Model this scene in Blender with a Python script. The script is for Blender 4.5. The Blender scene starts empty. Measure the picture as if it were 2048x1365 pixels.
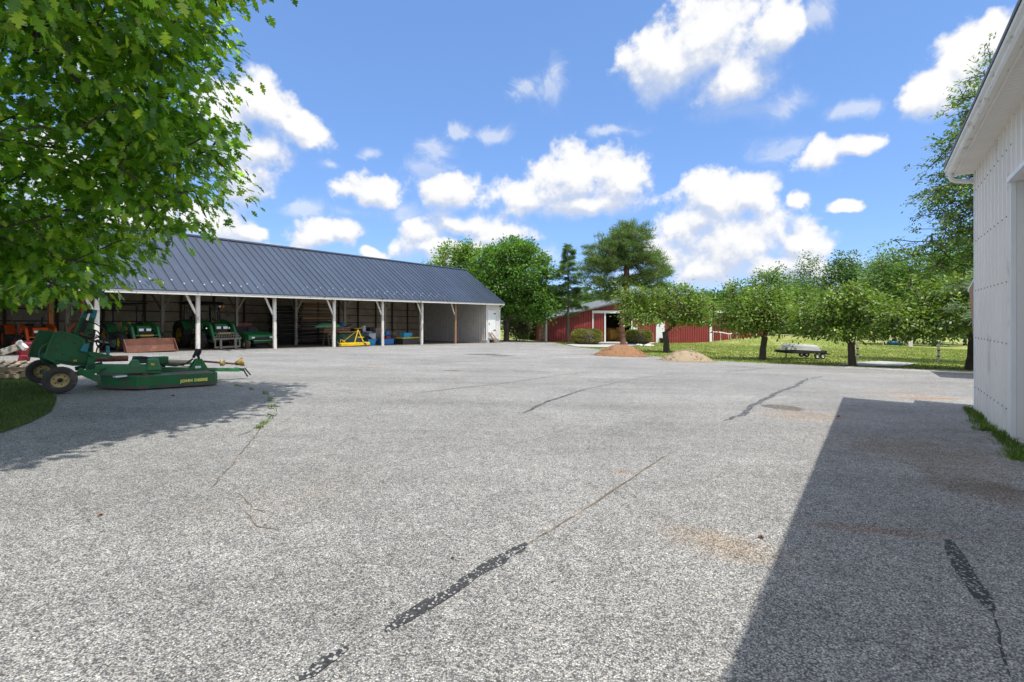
import bpy, bmesh, math, random
import numpy as np
from mathutils import Vector, Matrix

# ------------------------------------------------------------------ camera
SC = bpy.context.scene
COL = SC.collection
F_, CX_, HY_, CZ = 950.0, 1024.0, 637.0, 1.455      # focal length, centre, horizon (2048 px wide photo), eye height
cam = bpy.data.cameras.new('camera'); camo = bpy.data.objects.new('camera', cam); COL.objects.link(camo)
cam.sensor_width = 36.0; cam.lens = 36.0 * F_ / 2048.0
cam.shift_y = -(682.5 - HY_) / 2048.0
cam.clip_start = 0.05; cam.clip_end = 3000
camo.location = (0, 0, CZ); camo.rotation_euler = (math.radians(90), 0, 0)
SC.camera = camo

# ------------------------------------------------------------------ exposure
SC.view_settings.view_transform = 'Standard'; SC.view_settings.look = 'None'
SC.view_settings.exposure = 0.80; SC.view_settings.gamma = 1.0
SC.cycles.max_bounces = 7; SC.cycles.transparent_max_bounces = 12
SC.cycles.diffuse_bounces = 4

# ------------------------------------------------------------------ sun
SUN_EL = math.radians(70.5); SUN_AZ = math.atan2(0.66, -0.75)        # clockwise from +Y
sdir = Vector((math.sin(SUN_AZ) * math.cos(SUN_EL), math.cos(SUN_AZ) * math.cos(SUN_EL), math.sin(SUN_EL)))
sun = bpy.data.lights.new('sun', 'SUN'); suno = bpy.data.objects.new('sun', sun); COL.objects.link(suno)
sun.energy = 2.9; sun.angle = math.radians(0.5); sun.color = (1.0, 0.965, 0.90)
suno.location = (20, -20, 60); suno.rotation_euler = (-sdir).to_track_quat('-Z', 'Y').to_euler()

# ------------------------------------------------------------------ world: sky with cumulus clouds
def nn(nt, typ, **kw):
    n = nt.nodes.new(typ)
    for k, v in kw.items(): setattr(n, k, v)
    return n
def lk(nt, a, b): nt.links.new(a, b)
def mth(nt, op, a, b=None, c=None, clamp=False):
    n = nn(nt, 'ShaderNodeMath', operation=op); n.use_clamp = clamp
    for i, v in enumerate((a, b, c)):
        if v is None: continue
        if isinstance(v, (int, float)): n.inputs[i].default_value = v
        else: lk(nt, v, n.inputs[i])
    return n.outputs[0]
def vmt(nt, op, a, b=None, c=None):
    n = nn(nt, 'ShaderNodeVectorMath', operation=op)
    for i, v in enumerate((a, b, c)):
        if v is None: continue
        if isinstance(v, (tuple, list)): n.inputs[i].default_value = v
        else: lk(nt, v, n.inputs[i])
    return n.outputs['Value'] if op in ('LENGTH', 'DOT_PRODUCT', 'DISTANCE') else n.outputs[0]
def mixc(nt, fac, a, b, mode='MIX'):
    n = nn(nt, 'ShaderNodeMix', data_type='RGBA', blend_type=mode)
    for s, v in ((0, fac), (6, a), (7, b)):
        if isinstance(v, (int, float)): n.inputs[s].default_value = v
        elif isinstance(v, (tuple, list)): n.inputs[s].default_value = tuple(v) + ((1,) if len(v) == 3 else ())
        else: lk(nt, v, n.inputs[s])
    return n.outputs[2]
def sstep(nt, x, lo, hi, a=0.0, b=1.0):
    n = nn(nt, 'ShaderNodeMapRange', interpolation_type='SMOOTHSTEP')
    lk(nt, x, n.inputs[0])
    for i, v in enumerate((lo, hi, a, b)): n.inputs[i + 1].default_value = v
    return n.outputs[0]
def lstep(nt, x, lo, hi, a=0.0, b=1.0):
    n = nn(nt, 'ShaderNodeMapRange'); lk(nt, x, n.inputs[0])
    for i, v in enumerate((lo, hi, a, b)): n.inputs[i + 1].default_value = v
    return n.outputs[0]
def noise(nt, vec, scale, detail=4.0, rough=0.55, out='Fac', dist=0.0):
    n = nn(nt, 'ShaderNodeTexNoise'); n.inputs['Scale'].default_value = scale; n.inputs['Detail'].default_value = detail
    n.inputs['Roughness'].default_value = rough; n.inputs['Distortion'].default_value = dist
    if vec is not None: lk(nt, vec, n.inputs['Vector'])
    return n.outputs[out]

def azel(px, py):
    u = (px - CX_) / F_; v = (HY_ - py) / F_
    az = math.atan(u); return az, math.atan(v * math.cos(az))
# cumulus puffs: centre and radii as bearings over the yard
PUFFS = [(1330,135,90,62),(1425,75,120,85),(1480,165,95,52),(1545,60,75,52),
 (1865,185,72,50),(1930,130,75,68),(2010,75,60,60),
 (1645,305,42,34),(1710,288,46,20),(1690,408,34,13),(1595,392,20,20),
 (1060,395,78,46),(1145,362,80,72),(1240,352,72,64),(1165,408,150,26),
 (1420,400,75,62),(1490,385,66,50),(1372,455,60,50),(1460,480,130,85),(1340,520,70,40),(1400,440,70,50),(1600,485,72,48),(1570,535,125,42),(1400,545,90,34),
 (745,378,74,38),(905,388,78,36),
 (520,215,72,58),(585,255,78,34),(510,295,75,36),(440,240,80,80),
 (495,372,56,44),(425,440,85,40),(500,458,48,20),
 (635,470,70,36),(692,473,42,32),(742,512,28,13),(560,500,60,20),
 (845,470,62,38),(935,452,95,24),(1020,470,80,28),(900,500,120,24),
 (200,120,110,70),(80,350,130,90),(250,430,120,60)]
WISPS = [(1560,300,70,24),(860,345,60,22),(1330,470,60,30),(820,430,90,22),(610,420,60,20),(1690,520,70,24),(1480,225,80,20),(990,270,40,14),(1100,170,34,42),(1045,182,26,22),(868,310,32,26),(916,266,24,18),(655,325,24,12),(733,312,24,14),(700,428,42,14),
 (1622,38,40,30),(1560,210,60,30),(1225,262,60,10),(1700,220,50,22),(1340,560,190,42),(700,545,160,30),(1640,560,150,30),(1000,520,160,26)]
w = bpy.data.worlds.new('World'); SC.world = w; w.use_nodes = True
nt = w.node_tree; nt.nodes.clear()
def cloud_group():
    g = bpy.data.node_groups.new('cloud_field', 'ShaderNodeTree')
    g.interface.new_socket('P', in_out='INPUT', socket_type='NodeSocketVector')
    g.interface.new_socket('Dir', in_out='INPUT', socket_type='NodeSocketVector')
    g.interface.new_socket('Density', in_out='OUTPUT', socket_type='NodeSocketFloat')
    gi = nn(g, 'NodeGroupInput'); go = nn(g, 'NodeGroupOutput')
    nz = noise(g, gi.outputs['Dir'], 9.0, 5.0, 0.55, 'Color')
    off = vmt(g, 'MULTIPLY_ADD', nz, (0.075, 0.06, 0.0), (-0.0375, -0.03, 0.0))
    p = vmt(g, 'ADD', gi.outputs['P'], off)
    def field(lst):
        acc = None
        for (cx, cy, rx, ry) in lst:
            a, e = azel(cx, cy); ca = math.cos(a)
            rxa = 1.10 * rx / F_ * ca * ca; rya = 1.10 * ry / F_ * ca
            d = vmt(g, 'LENGTH', vmt(g, 'MULTIPLY_ADD', p, (1 / rxa, 1 / rya, 0), (-a / rxa, -e / rya, 0)))
            if acc is None: acc = d
            else: acc = mth(g, 'SMOOTH_MIN', acc, d, 0.35)
        return mth(g, 'SUBTRACT', 1.0, acc)
    f1 = field(PUFFS); f2 = field(WISPS)
    n1 = noise(g, gi.outputs['Dir'], 17.0, 10.0, 0.58)
    n2 = noise(g, gi.outputs['Dir'], 14.0, 8.0, 0.65, dist=1.2)
    d1 = mth(g, 'ADD', f1, mth(g, 'MULTIPLY_ADD', n1, 1.75, -0.86))
    d2 = mth(g, 'ADD', f2, mth(g, 'MULTIPLY_ADD', n2, 2.4, -1.18))
    d2 = mth(g, 'MULTIPLY', mth(g, 'MINIMUM', d2, 0.7), 0.24)
    lk(g, mth(g, 'MAXIMUM', d1, d2), go.inputs[0])
    return g
CG = cloud_group()
tc = nn(nt, 'ShaderNodeTexCoord'); dirv = tc.outputs['Generated']
sp = nn(nt, 'ShaderNodeSeparateXYZ'); lk(nt, dirv, sp.inputs[0])
az = mth(nt, 'ARCTAN2', sp.outputs[0], sp.outputs[1]); el = mth(nt, 'ARCSINE', sp.outputs[2])
cb = nn(nt, 'ShaderNodeCombineXYZ'); lk(nt, az, cb.inputs[0]); lk(nt, el, cb.inputs[1])
def cg(dp):
    n = nn(nt, 'ShaderNodeGroup'); n.node_tree = CG
    lk(nt, vmt(nt, 'ADD', cb.outputs[0], dp), n.inputs['P'])
    lk(nt, vmt(nt, 'ADD', dirv, (dp[0] * 0.9, 0.0, dp[1])), n.inputs['Dir'])
    return n.outputs[0]
den = cg((0, 0, 0)); den_up = cg((0.004, 0.014, 0)); den_far = cg((0.010, 0.050, 0))
# crisp billows where the cloud is thick above, softer frayed edges underneath
soft = sstep(nt, mth(nt, 'SUBTRACT', den_far, den), -0.5, 0.6)
alpha = mth(nt, 'ADD', mth(nt, 'MULTIPLY', sstep(nt, den, -0.03, 0.36), mth(nt, 'SUBTRACT', 1.0, soft)), mth(nt, 'MULTIPLY', sstep(nt, den, -0.12, 0.85), soft))
# added unseen clouds overhead, behind and to the sides, to raise the ambient light
back = mth(nt, 'MAXIMUM', sstep(nt, el, 0.66, 0.95), sstep(nt, mth(nt, 'ABSOLUTE', az), 0.90, 1.15))
gen = sstep(nt, noise(nt, dirv, 3.2, 7, 0.58), 0.42, 0.56)
alpha = mth(nt, 'MAXIMUM', alpha, mth(nt, 'MULTIPLY', gen, back))
# relief: where the air just above (towards the sun) is thicker, this side of the puff lies in its shade
rel = mth(nt, 'SUBTRACT', den, den_up); relf = mth(nt, 'SUBTRACT', den, den_far)
shade = sstep(nt, mth(nt, 'ADD', mth(nt, 'MULTIPLY', rel, 0.75), mth(nt, 'MULTIPLY', relf, 0.55)), -0.30, 0.34)
low = lstep(nt, el, 0.02, 0.28, 0.0, 1.0)
ccol = mixc(nt, shade, (0.64, 0.71, 0.86), (1.0, 1.0, 1.0))
sky = nn(nt, 'ShaderNodeTexSky', sky_type='NISHITA'); sky.sun_disc = False
sky.sun_elevation = SUN_EL; sky.sun_rotation = SUN_AZ; sky.altitude = 2500; sky.air_density = 1.0; sky.dust_density = 0.15; sky.ozone_density = 1.3
hs = nn(nt, 'ShaderNodeHueSaturation'); hs.inputs['Saturation'].default_value = 1.1; hs.inputs['Hue'].default_value = 0.500
gm = nn(nt, 'ShaderNodeGamma'); gm.inputs[1].default_value = 0.5; lk(nt, sky.outputs[0], gm.inputs[0])      # a camera's soft tone curve for the clear sky
lk(nt, mixc(nt, 1.0, gm.outputs[0], (1.07, 1.38, 1.95), 'MULTIPLY'), hs.inputs['Color'])
bg = nn(nt, 'ShaderNodeBackground'); lk(nt, hs.outputs[0], bg.inputs[0]); bg.inputs[1].default_value = 0.143
bc = nn(nt, 'ShaderNodeBackground'); lk(nt, ccol, bc.inputs[0]); lk(nt, mth(nt, 'MULTIPLY_ADD', back, 0.26, 0.575), bc.inputs[1])  # the added out-of-view clouds are brighter, for more fill light
mx = nn(nt, 'ShaderNodeMixShader'); lk(nt, alpha, mx.inputs[0]); lk(nt, bg.outputs[0], mx.inputs[1]); lk(nt, bc.outputs[0], mx.inputs[2])
wo = nn(nt, 'ShaderNodeOutputWorld'); lk(nt, mx.outputs[0], wo.inputs[0])
try: w.cycles.sampling_method = 'MANUAL'; w.cycles.sample_map_resolution = 512
except Exception: pass

# ------------------------------------------------------------------ helpers
rnd = random.Random(7)
def G(x, y):
    "ground height: the yard falls gently away to the right and to the back"
    xx = max(-45.0, min(x, 70.0)); yy = min(y, 72.0) if y > -20 else -20.0
    z = -(0.0175 * xx + 0.02 * yy)
    z += 1.15 * math.exp(-((x - 33.0) / 7.0) ** 2 - ((y - 57.0) / 6.0) ** 2)
    return z
def gpx(px, py, dz=0.0):
    "the ground point seen at a pixel of the photo (used only to survey positions)"
    u = (px - CX_) / F_; v = (py - HY_) / F_
    y = (CZ - dz) / (v - 0.0175 * u - 0.02)
    return u * y, y
class Line:
    "a surveyed vertical plane family: origin, axis along, axis across"
    def __init__(s, x0, y0, a, b): s.x0, s.y0, s.a, s.b = x0, y0, a, b
    def loc(s, px, py, t):
        k = (px - CX_) / F_; X0 = s.x0 + t * s.b[0]; Y0 = s.y0 + t * s.b[1]
        e = (k * Y0 - X0) / (s.a[0] - k * s.a[1]); Y = Y0 + e * s.a[1]
        return Vector((e, t, CZ - (py - HY_) / F_ * Y))
    def w(s, e, t): return s.x0 + e * s.a[0] + t * s.b[0], s.y0 + e * s.a[1] + t * s.b[1]
    def g(s, e, t): return G(*s.w(e, t))

class MB:
    def __init__(s): s.v = []; s.f = []; s.mi = []; s.sm = []; s.m = 0
    def add(s, vs, fs, smooth=False):
        o = len(s.v); s.v += [tuple(p) for p in vs]
        for f in fs: s.f.append(tuple(i + o for i in f)); s.mi.append(s.m); s.sm.append(smooth)
        return s
    def box2(s, lo, hi):
        (x0, y0, z0), (x1, y1, z1) = lo, hi
        return s.add([(x0,y0,z0),(x1,y0,z0),(x1,y1,z0),(x0,y1,z0),(x0,y0,z1),(x1,y0,z1),(x1,y1,z1),(x0,y1,z1)],
                     [(0,3,2,1),(4,5,6,7),(0,1,5,4),(1,2,6,5),(2,3,7,6),(3,0,4,7)])
    def box(s, c, d, rz=0, rx=0, ry=0):
        R = Matrix.Rotation(rz, 3, 'Z') @ Matrix.Rotation(ry, 3, 'Y') @ Matrix.Rotation(rx, 3, 'X'); c = Vector(c)
        vs = [c + R @ Vector((sx * d[0] / 2, sy * d[1] / 2, sz * d[2] / 2)) for sx, sy, sz in
              ((-1,-1,-1),(1,-1,-1),(1,1,-1),(-1,1,-1),(-1,-1,1),(1,-1,1),(1,1,1),(-1,1,1))]
        return s.add(vs, [(0,3,2,1),(4,5,6,7),(0,1,5,4),(1,2,6,5),(2,3,7,6),(3,0,4,7)])
    def bar(s, p0, p1, wd, ht, up=(0, 0, 1), w1=None, h1=None):
        p0, p1 = Vector(p0), Vector(p1); d = (p1 - p0).normalized(); up = Vector(up)
        if abs(d.dot(up)) > 0.99: up = Vector((1, 0, 0))
        x = d.cross(up).normalized(); y = x.cross(d)
        w1 = wd if w1 is None else w1; h1 = ht if h1 is None else h1
        vs = []
        for p, a, b in ((p0, wd, ht), (p1, w1, h1)):
            vs += [p - x*a/2 - y*b/2, p + x*a/2 - y*b/2, p + x*a/2 + y*b/2, p - x*a/2 + y*b/2]
        return s.add(vs, [(0,3,2,1),(4,5,6,7),(0,1,5,4),(1,2,6,5),(2,3,7,6),(3,0,4,7)])
    def tube(s, pts, r, n=8, caps=True):
        pts = [Vector(p) for p in pts]; rs = r if isinstance(r, (list, tuple)) else [r] * len(pts)
        vs = []; fs = []; ref = None
        for i, p in enumerate(pts):
            d = (pts[min(i + 1, len(pts) - 1)] - pts[max(i - 1, 0)])
            d = d.normalized() if d.length > 1e-9 else Vector((0, 0, 1))
            if ref is None: ref = Vector((0, 0, 1)) if abs(d.z) < 0.9 else Vector((1, 0, 0))
            x = d.cross(ref).normalized(); y = x.cross(d); ref = y
            for k in range(n):
                a = 2 * math.pi * k / n; vs.append(p + (x * math.cos(a) + y * math.sin(a)) * rs[i])
        for i in range(len(pts) - 1):
            for k in range(n):
                fs.append((i*n + k, i*n + (k+1) % n, (i+1)*n + (k+1) % n, (i+1)*n + k))
        s.add(vs, fs, True)
        if caps: s.add(vs[:n], [tuple(range(n))[::-1]]); s.add(vs[-n:], [tuple(range(n))])
        return s
    def lathe(s, prof, c, axis=(0, 0, 1), n=24, closed=False):
        c = Vector(c); ax = Vector(axis).normalized(); ref = Vector((0, 0, 1)) if abs(ax.z) < 0.9 else Vector((1, 0, 0))
        x = ax.cross(ref).normalized(); y = ax.cross(x); m = len(prof)
        vs = [c + ax * h + (x * math.cos(2*math.pi*k/n) + y * math.sin(2*math.pi*k/n)) * r for r, h in prof for k in range(n)]
        fs = []
        for i in range(m if closed else m - 1):
            j = (i + 1) % m
            for k in range(n): fs.append((i*n + k, i*n + (k+1) % n, j*n + (k+1) % n, j*n + k))
        return s.add(vs, fs, True)
    def prism(s, poly, off):
        off = Vector(off); a = [Vector(p) for p in poly]; b = [p + off for p in a]; n = len(a)
        return s.add(a + b, [tuple(range(n))[::-1], tuple(range(n, 2*n))] + [(i, (i+1) % n, n + (i+1) % n, n + i) for i in range(n)])
    def build(s, name, mats, parent=None, bevel=0.0, norm=True, seg=2):
        me = bpy.data.meshes.new(name); me.from_pydata(s.v, [], s.f)
        for m in (mats if isinstance(mats, (list, tuple)) else [mats]): me.materials.append(m)
        me.polygons.foreach_set('material_index', s.mi); me.polygons.foreach_set('use_smooth', s.sm)
        if norm:
            bm = bmesh.new(); bm.from_mesh(me); bmesh.ops.recalc_face_normals(bm, faces=bm.faces); bm.to_mesh(me); bm.free()
        me.update()
        o = bpy.data.objects.new(name, me); COL.objects.link(o)
        if parent is not None: o.parent = parent
        if bevel:
            md = o.modifiers.new('bevel', 'BEVEL'); md.width = bevel; md.segments = seg; md.limit_method = 'ANGLE'; md.angle_limit = math.radians(40)
        return o
def tag(o, label, cat, group=None, kind=None):
    if label: o['label'] = label
    if cat: o['category'] = cat
    if group: o['group'] = group
    if kind: o['kind'] = kind
    return o
def thing(name, label, cat, loc=(0, 0, 0), rz=0.0, group=None):
    o = bpy.data.objects.new(name, None); COL.objects.link(o); o.empty_display_size = 0.2
    o.location = loc; o.rotation_euler = (0, 0, rz)
    return tag(o, label, cat, group)
def pivot(name, parent, loc=(0, 0, 0), rz=0.0):
    o = bpy.data.objects.new(name, None); COL.objects.link(o); o.parent = parent; o.location = loc; o.rotation_euler = (0, 0, rz); return o
def copy_tree(o, parent=None):
    c = o.copy(); COL.objects.link(c)
    if parent is not None: c.parent = parent
    for ch in list(o.children): copy_tree(ch, c)
    return c
def structure(o): o['kind'] = 'structure'; return o

# ------------------------------------------------------------------ materials
def newmat(name):
    m = bpy.data.materials.new(name); m.use_nodes = True; t = m.node_tree; t.nodes.clear()
    out = nn(t, 'ShaderNodeOutputMaterial'); b = nn(t, 'ShaderNodeBsdfPrincipled'); lk(t, b.outputs[0], out.inputs[0])
    return m, t, b
def M(name, col, rough=0.6, metal=0.0, var=0.18, scale=3.0, bump=0.0, bscale=30.0, wear=None, wamt=0.5, wscale=2.5, spec=0.5, stretch=(1, 1, 1)):
    m, t, b = newmat(name); tcn = nn(t, 'ShaderNodeTexCoord')
    mp = nn(t, 'ShaderNodeMapping'); mp.inputs['Scale'].default_value = stretch; lk(t, tcn.outputs['Object'], mp.inputs[0]); v = mp.outputs[0]
    f = lstep(t, noise(t, v, scale, 6, 0.6), 0.25, 0.75, 1 - var, 1 + var)
    c = mixc(t, 1.0, col, f, 'MULTIPLY')
    if wear:
        k = sstep(t, noise(t, v, wscale, 8, 0.68), 0.62 - 0.25 * wamt, 0.70 - 0.15 * wamt)
        c = mixc(t, k, c, wear)
    lk(t, c, b.inputs['Base Color']); b.inputs['Metallic'].default_value = metal
    r = lstep(t, noise(t, v, scale * 2.3, 4), 0.3, 0.7, max(0.05, rough - 0.1), min(1, rough + 0.1)); lk(t, r, b.inputs['Roughness'])
    b.inputs['Specular IOR Level'].default_value = spec
    if bump:
        bp = nn(t, 'ShaderNodeBump'); bp.inputs['Strength'].default_value = bump; bp.inputs['Distance'].default_value = 0.02
        lk(t, noise(t, v, bscale, 5, 0.6), bp.inputs['Height']); lk(t, bp.outputs[0], b.inputs['Normal'])
    return m
def leafmat(name, stops, trans=0.35, rough=0.5, spec=0.35, tcol=None):
    m, t, b = newmat(name); gi = nn(t, 'ShaderNodeNewGeometry')
    cr = nn(t, 'ShaderNodeValToRGB'); el_ = cr.color_ramp.elements
    for i, (p, c) in enumerate(stops):
        e = el_[i] if i < 2 else el_.new(p)
        e.position = p; e.color = tuple(c) + (1,)
    lk(t, gi.outputs['Random Per Island'], cr.inputs[0])
    tcn = nn(t, 'ShaderNodeTexCoord')
    f = lstep(t, noise(t, tcn.outputs['Object'], 1.2, 3), 0.3, 0.7, 0.62, 1.34)
    c = mixc(t, 1.0, cr.outputs[0], f, 'MULTIPLY')
    lk(t, c, b.inputs['Base Color']); b.inputs['Roughness'].default_value = rough; b.inputs['Specular IOR Level'].default_value = spec
    tr = nn(t, 'ShaderNodeBsdfTranslucent'); lk(t, mixc(t, 1.0, c, tcol or (1.5, 1.6, 0.5), 'MULTIPLY'), tr.inputs[0])
    mxs = nn(t, 'ShaderNodeMixShader'); mxs.inputs[0].default_value = trans
    lk(t, b.outputs[0], mxs.inputs[1]); lk(t, tr.outputs[0], mxs.inputs[2])
    out = [n for n in t.nodes if n.type == 'OUTPUT_MATERIAL'][0]; lk(t, mxs.outputs[0], out.inputs[0])
    return m

MT = dict(
 white_paint=M('white_paint', (0.74,0.71,0.66), 0.6, var=0.10, wear=(0.36,0.30,0.23), wamt=0.25, wscale=3.5, bump=0.15),
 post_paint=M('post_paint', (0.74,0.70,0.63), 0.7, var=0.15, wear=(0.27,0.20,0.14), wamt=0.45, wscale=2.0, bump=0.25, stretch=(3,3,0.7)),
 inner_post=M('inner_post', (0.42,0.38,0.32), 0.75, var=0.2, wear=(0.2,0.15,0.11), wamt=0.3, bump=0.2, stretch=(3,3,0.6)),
 raw_wood=M('raw_wood', (0.34,0.19,0.10), 0.75, var=0.3, bump=0.2, stretch=(4,4,0.5)),
 orange_wood=M('orange_wood', (0.36,0.13,0.035), 0.7, var=0.25, bump=0.2, stretch=(4,4,0.5)),
 dark_wood=M('dark_wood', (0.10,0.075,0.055), 0.85, var=0.35, bump=0.3, stretch=(0.5,4,4)),
 black_lumber=M('black_lumber', (0.022,0.02,0.018), 0.9, var=0.4, bump=0.3, stretch=(0.4,4,4)),
 brown_lumber=M('brown_lumber', (0.30,0.18,0.085), 0.8, var=0.45, bump=0.3, stretch=(0.4,5,5)),
 tan_lumber=M('tan_lumber', (0.42,0.28,0.15), 0.8, var=0.4, bump=0.3, stretch=(0.4,5,5)),
 umber_lumber=M('umber_lumber', (0.15,0.085,0.045), 0.85, var=0.4, bump=0.3, stretch=(0.4,5,5)),
 pallet_wood=M('pallet_wood', (0.34,0.26,0.17), 0.85, var=0.35, bump=0.3, wear=(0.5,0.45,0.38), wamt=0.3),
 grey_wood=M('grey_wood', (0.48,0.44,0.39), 0.85, var=0.35, bump=0.35, wear=(0.22,0.17,0.12), wamt=0.5, stretch=(0.6,4,4)),
 roof=M('roof_metal', (0.046,0.066,0.106), 0.42, metal=0.15, var=0.14, scale=0.6, wear=(0.06,0.08,0.12), wamt=0.3, wscale=0.7),
 ridge=M('ridge_metal', (0.03,0.04,0.06), 0.4, metal=0.2),
 back_wall=M('back_wall_boards', (0.50,0.41,0.32), 0.85, var=0.25, scale=1.5, bump=0.2, wear=(0.38,0.30,0.22), wamt=0.35, wscale=1.2),
 grey_metal=M('galvanised_metal', (0.60,0.56,0.50), 0.55, metal=0.1, var=0.15),
 barn_white=M('white_cladding', (0.82,0.77,0.71), 0.5, var=0.05, scale=1.2, wear=(0.66,0.63,0.59), wamt=0.2, wscale=1.8, stretch=(1,1,0.4)),
 gutter=M('dirty_gutter', (0.78,0.75,0.69), 0.5, var=0.08, wear=(0.45,0.42,0.33), wamt=0.3, wscale=3.2, stretch=(0.8,2,2)),
 soffit=M('soffit_vinyl', (0.80,0.76,0.70), 0.55, var=0.05),
 door_panel=M('door_panel', (0.78,0.745,0.70), 0.55, var=0.05, scale=1.0, wear=(0.6,0.57,0.52), wamt=0.1),
 screw=M('screw_head', (0.08,0.075,0.07), 0.5, metal=0.5),
 red=M('red_cladding', (0.26,0.036,0.032), 0.5, var=0.12, scale=0.8, wear=(0.32,0.065,0.052), wamt=0.25, wscale=0.7),
 red_roof=M('grey_roofing', (0.13,0.14,0.135), 0.6, var=0.2, scale=0.7, wear=(0.24,0.245,0.235), wamt=0.35),
 white_trim=M('white_trim', (0.82,0.82,0.81), 0.5, var=0.05),
 dark=M('dark_interior', (0.02,0.018,0.016), 0.9),
 hay=M('hay', (0.50,0.26,0.06), 0.9, var=0.35, bump=0.5, bscale=60),
 concrete=M('concrete', (0.42,0.40,0.37), 0.85, var=0.15, scale=2, bump=0.15),
 dirt_floor=M('dirt_floor', (0.15,0.125,0.10), 0.95, var=0.25, scale=2, bump=0.3),
 green=M('green_paint', (0.014,0.14,0.038), 0.42, var=0.2, scale=2.5, wear=(0.075,0.10,0.05), wamt=0.42, wscale=3.5),
 green_faded=M('faded_green_paint', (0.03,0.17,0.055), 0.5, var=0.25, scale=2.5, wear=(0.07,0.15,0.07), wamt=0.4, wscale=3),
 green_dark=M('dark_green_paint', (0.01,0.075,0.035), 0.45, var=0.2, wear=(0.04,0.07,0.05), wamt=0.3),
 teal=M('teal_paint_and_sheen', (0.02,0.24,0.27), 0.35, var=0.2),  # teal paint, and the reflection on the mower's top put into the colour
 dusty=M('dusty_deck', (0.115,0.085,0.07), 0.85, var=0.3, scale=4, wear=(0.03,0.10,0.045), wamt=0.35, wscale=2),
 rust=M('rust', (0.22,0.085,0.04), 0.8, var=0.35, scale=4, bump=0.3, wear=(0.12,0.05,0.03), wamt=0.5),
 rust_bucket=M('rusty_bucket', (0.125,0.044,0.024), 0.7, var=0.3, scale=3, wear=(0.20,0.09,0.055), wamt=0.25, wscale=4, bump=0.2),
 black=M('black_rubber', (0.018,0.018,0.018), 0.7, var=0.25, bump=0.2),
 tyre=M('tyre_rubber', (0.028,0.026,0.024), 0.85, var=0.3, scale=6, wear=(0.09,0.075,0.06), wamt=0.4, wscale=4, bump=0.3),
 old_tyre=M('worn_tyre', (0.055,0.048,0.042), 0.9, var=0.35, scale=7, wear=(0.14,0.11,0.085), wamt=0.5, wscale=5, bump=0.4),
 rim_yellow=M('yellow_rim', (0.55,0.33,0.02), 0.5, var=0.15, wear=(0.3,0.16,0.03), wamt=0.3),
 rim_cream=M('faded_rim', (0.52,0.40,0.17), 0.6, var=0.2, wear=(0.26,0.15,0.06), wamt=0.4, wscale=6),
 yellow=M('yellow_paint', (0.72,0.47,0.015), 0.45, var=0.12, wear=(0.45,0.27,0.03), wamt=0.2),
 orange=M('orange_paint', (0.55,0.085,0.015), 0.42, var=0.15, wear=(0.3,0.05,0.02), wamt=0.2),
 red_paint=M('red_paint', (0.28,0.018,0.028), 0.45, var=0.2, wear=(0.25,0.03,0.03), wamt=0.3),
 steel=M('bare_steel', (0.13,0.12,0.11), 0.45, metal=0.6, var=0.2, wear=(0.12,0.08,0.06), wamt=0.3),
 chrome=M('chrome_rod', (0.7,0.7,0.7), 0.15, metal=1.0, var=0.05),
 lamp=M('headlight', (0.85,0.85,0.85), 0.15, var=0.05),
 amber=M('amber_lens', (0.75,0.20,0.02), 0.25),
 glass=None,
 beige=M('beige_sleeve', (0.42,0.37,0.24), 0.6, var=0.15),
 blue=M('blue_plastic', (0.015,0.17,0.46), 0.4, var=0.12),
 cyan=M('light_blue_plastic', (0.02,0.34,0.62), 0.4, var=0.1),
 white_plastic=M('white_plastic', (0.72,0.72,0.72), 0.45, var=0.08),
 grey_plastic=M('dark_grey_plastic', (0.05,0.045,0.045), 0.55, var=0.15),
 purple=M('dark_purple_plastic', (0.03,0.02,0.045), 0.55, var=0.15),
 yellow_lid=M('yellow_lid', (0.74,0.56,0.02), 0.45, var=0.08),
 cardboard=M('cardboard', (0.28,0.20,0.17), 0.85, var=0.15),
 canvas=M('green_canvas', (0.06,0.13,0.085), 0.85, var=0.2, bump=0.3, bscale=8),
 canoe=M('green_hull', (0.10,0.27,0.13), 0.5, var=0.12),
 soil=M('brown_soil', (0.25,0.13,0.06), 0.95, var=0.35, scale=6, bump=0.8, bscale=25),
 gravel=M('tan_gravel', (0.34,0.26,0.165), 0.95, var=0.5, scale=28, bump=0.8, bscale=40),
 bark=M('bark', (0.085,0.065,0.05), 0.9, var=0.4, scale=5, bump=0.9, bscale=14, stretch=(1,1,0.35)),
 oak_bark=M('oak_bark', (0.075,0.058,0.045), 0.9, var=0.35, scale=5, bump=0.8, bscale=18),
 pine_bark=M('pine_bark', (0.17,0.085,0.05), 0.9, var=0.4, scale=4, bump=0.8, bscale=12),
 grey_bark=M('grey_bark', (0.16,0.13,0.105), 0.9, var=0.4, scale=5, bump=0.6, bscale=12),
 rock=M('white_rock', (0.6,0.58,0.54), 0.85, var=0.2, bump=0.5, bscale=6),
 sky_blue=M('blue_tarp', (0.02,0.09,0.55), 0.45, var=0.15),
 ply=M('plywood', (0.33,0.19,0.11), 0.8, var=0.2, bump=0.15),
 oilpatch=None)
def glassmat():
    m, t, b = newmat('cab_glass'); b.inputs['Base Color'].default_value = (0.75, 0.85, 0.82, 1); b.inputs['Roughness'].default_value = 0.03
    b.inputs['Transmission Weight'].default_value = 1.0; b.inputs['IOR'].default_value = 1.1; return m
MT['glass'] = glassmat()

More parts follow.
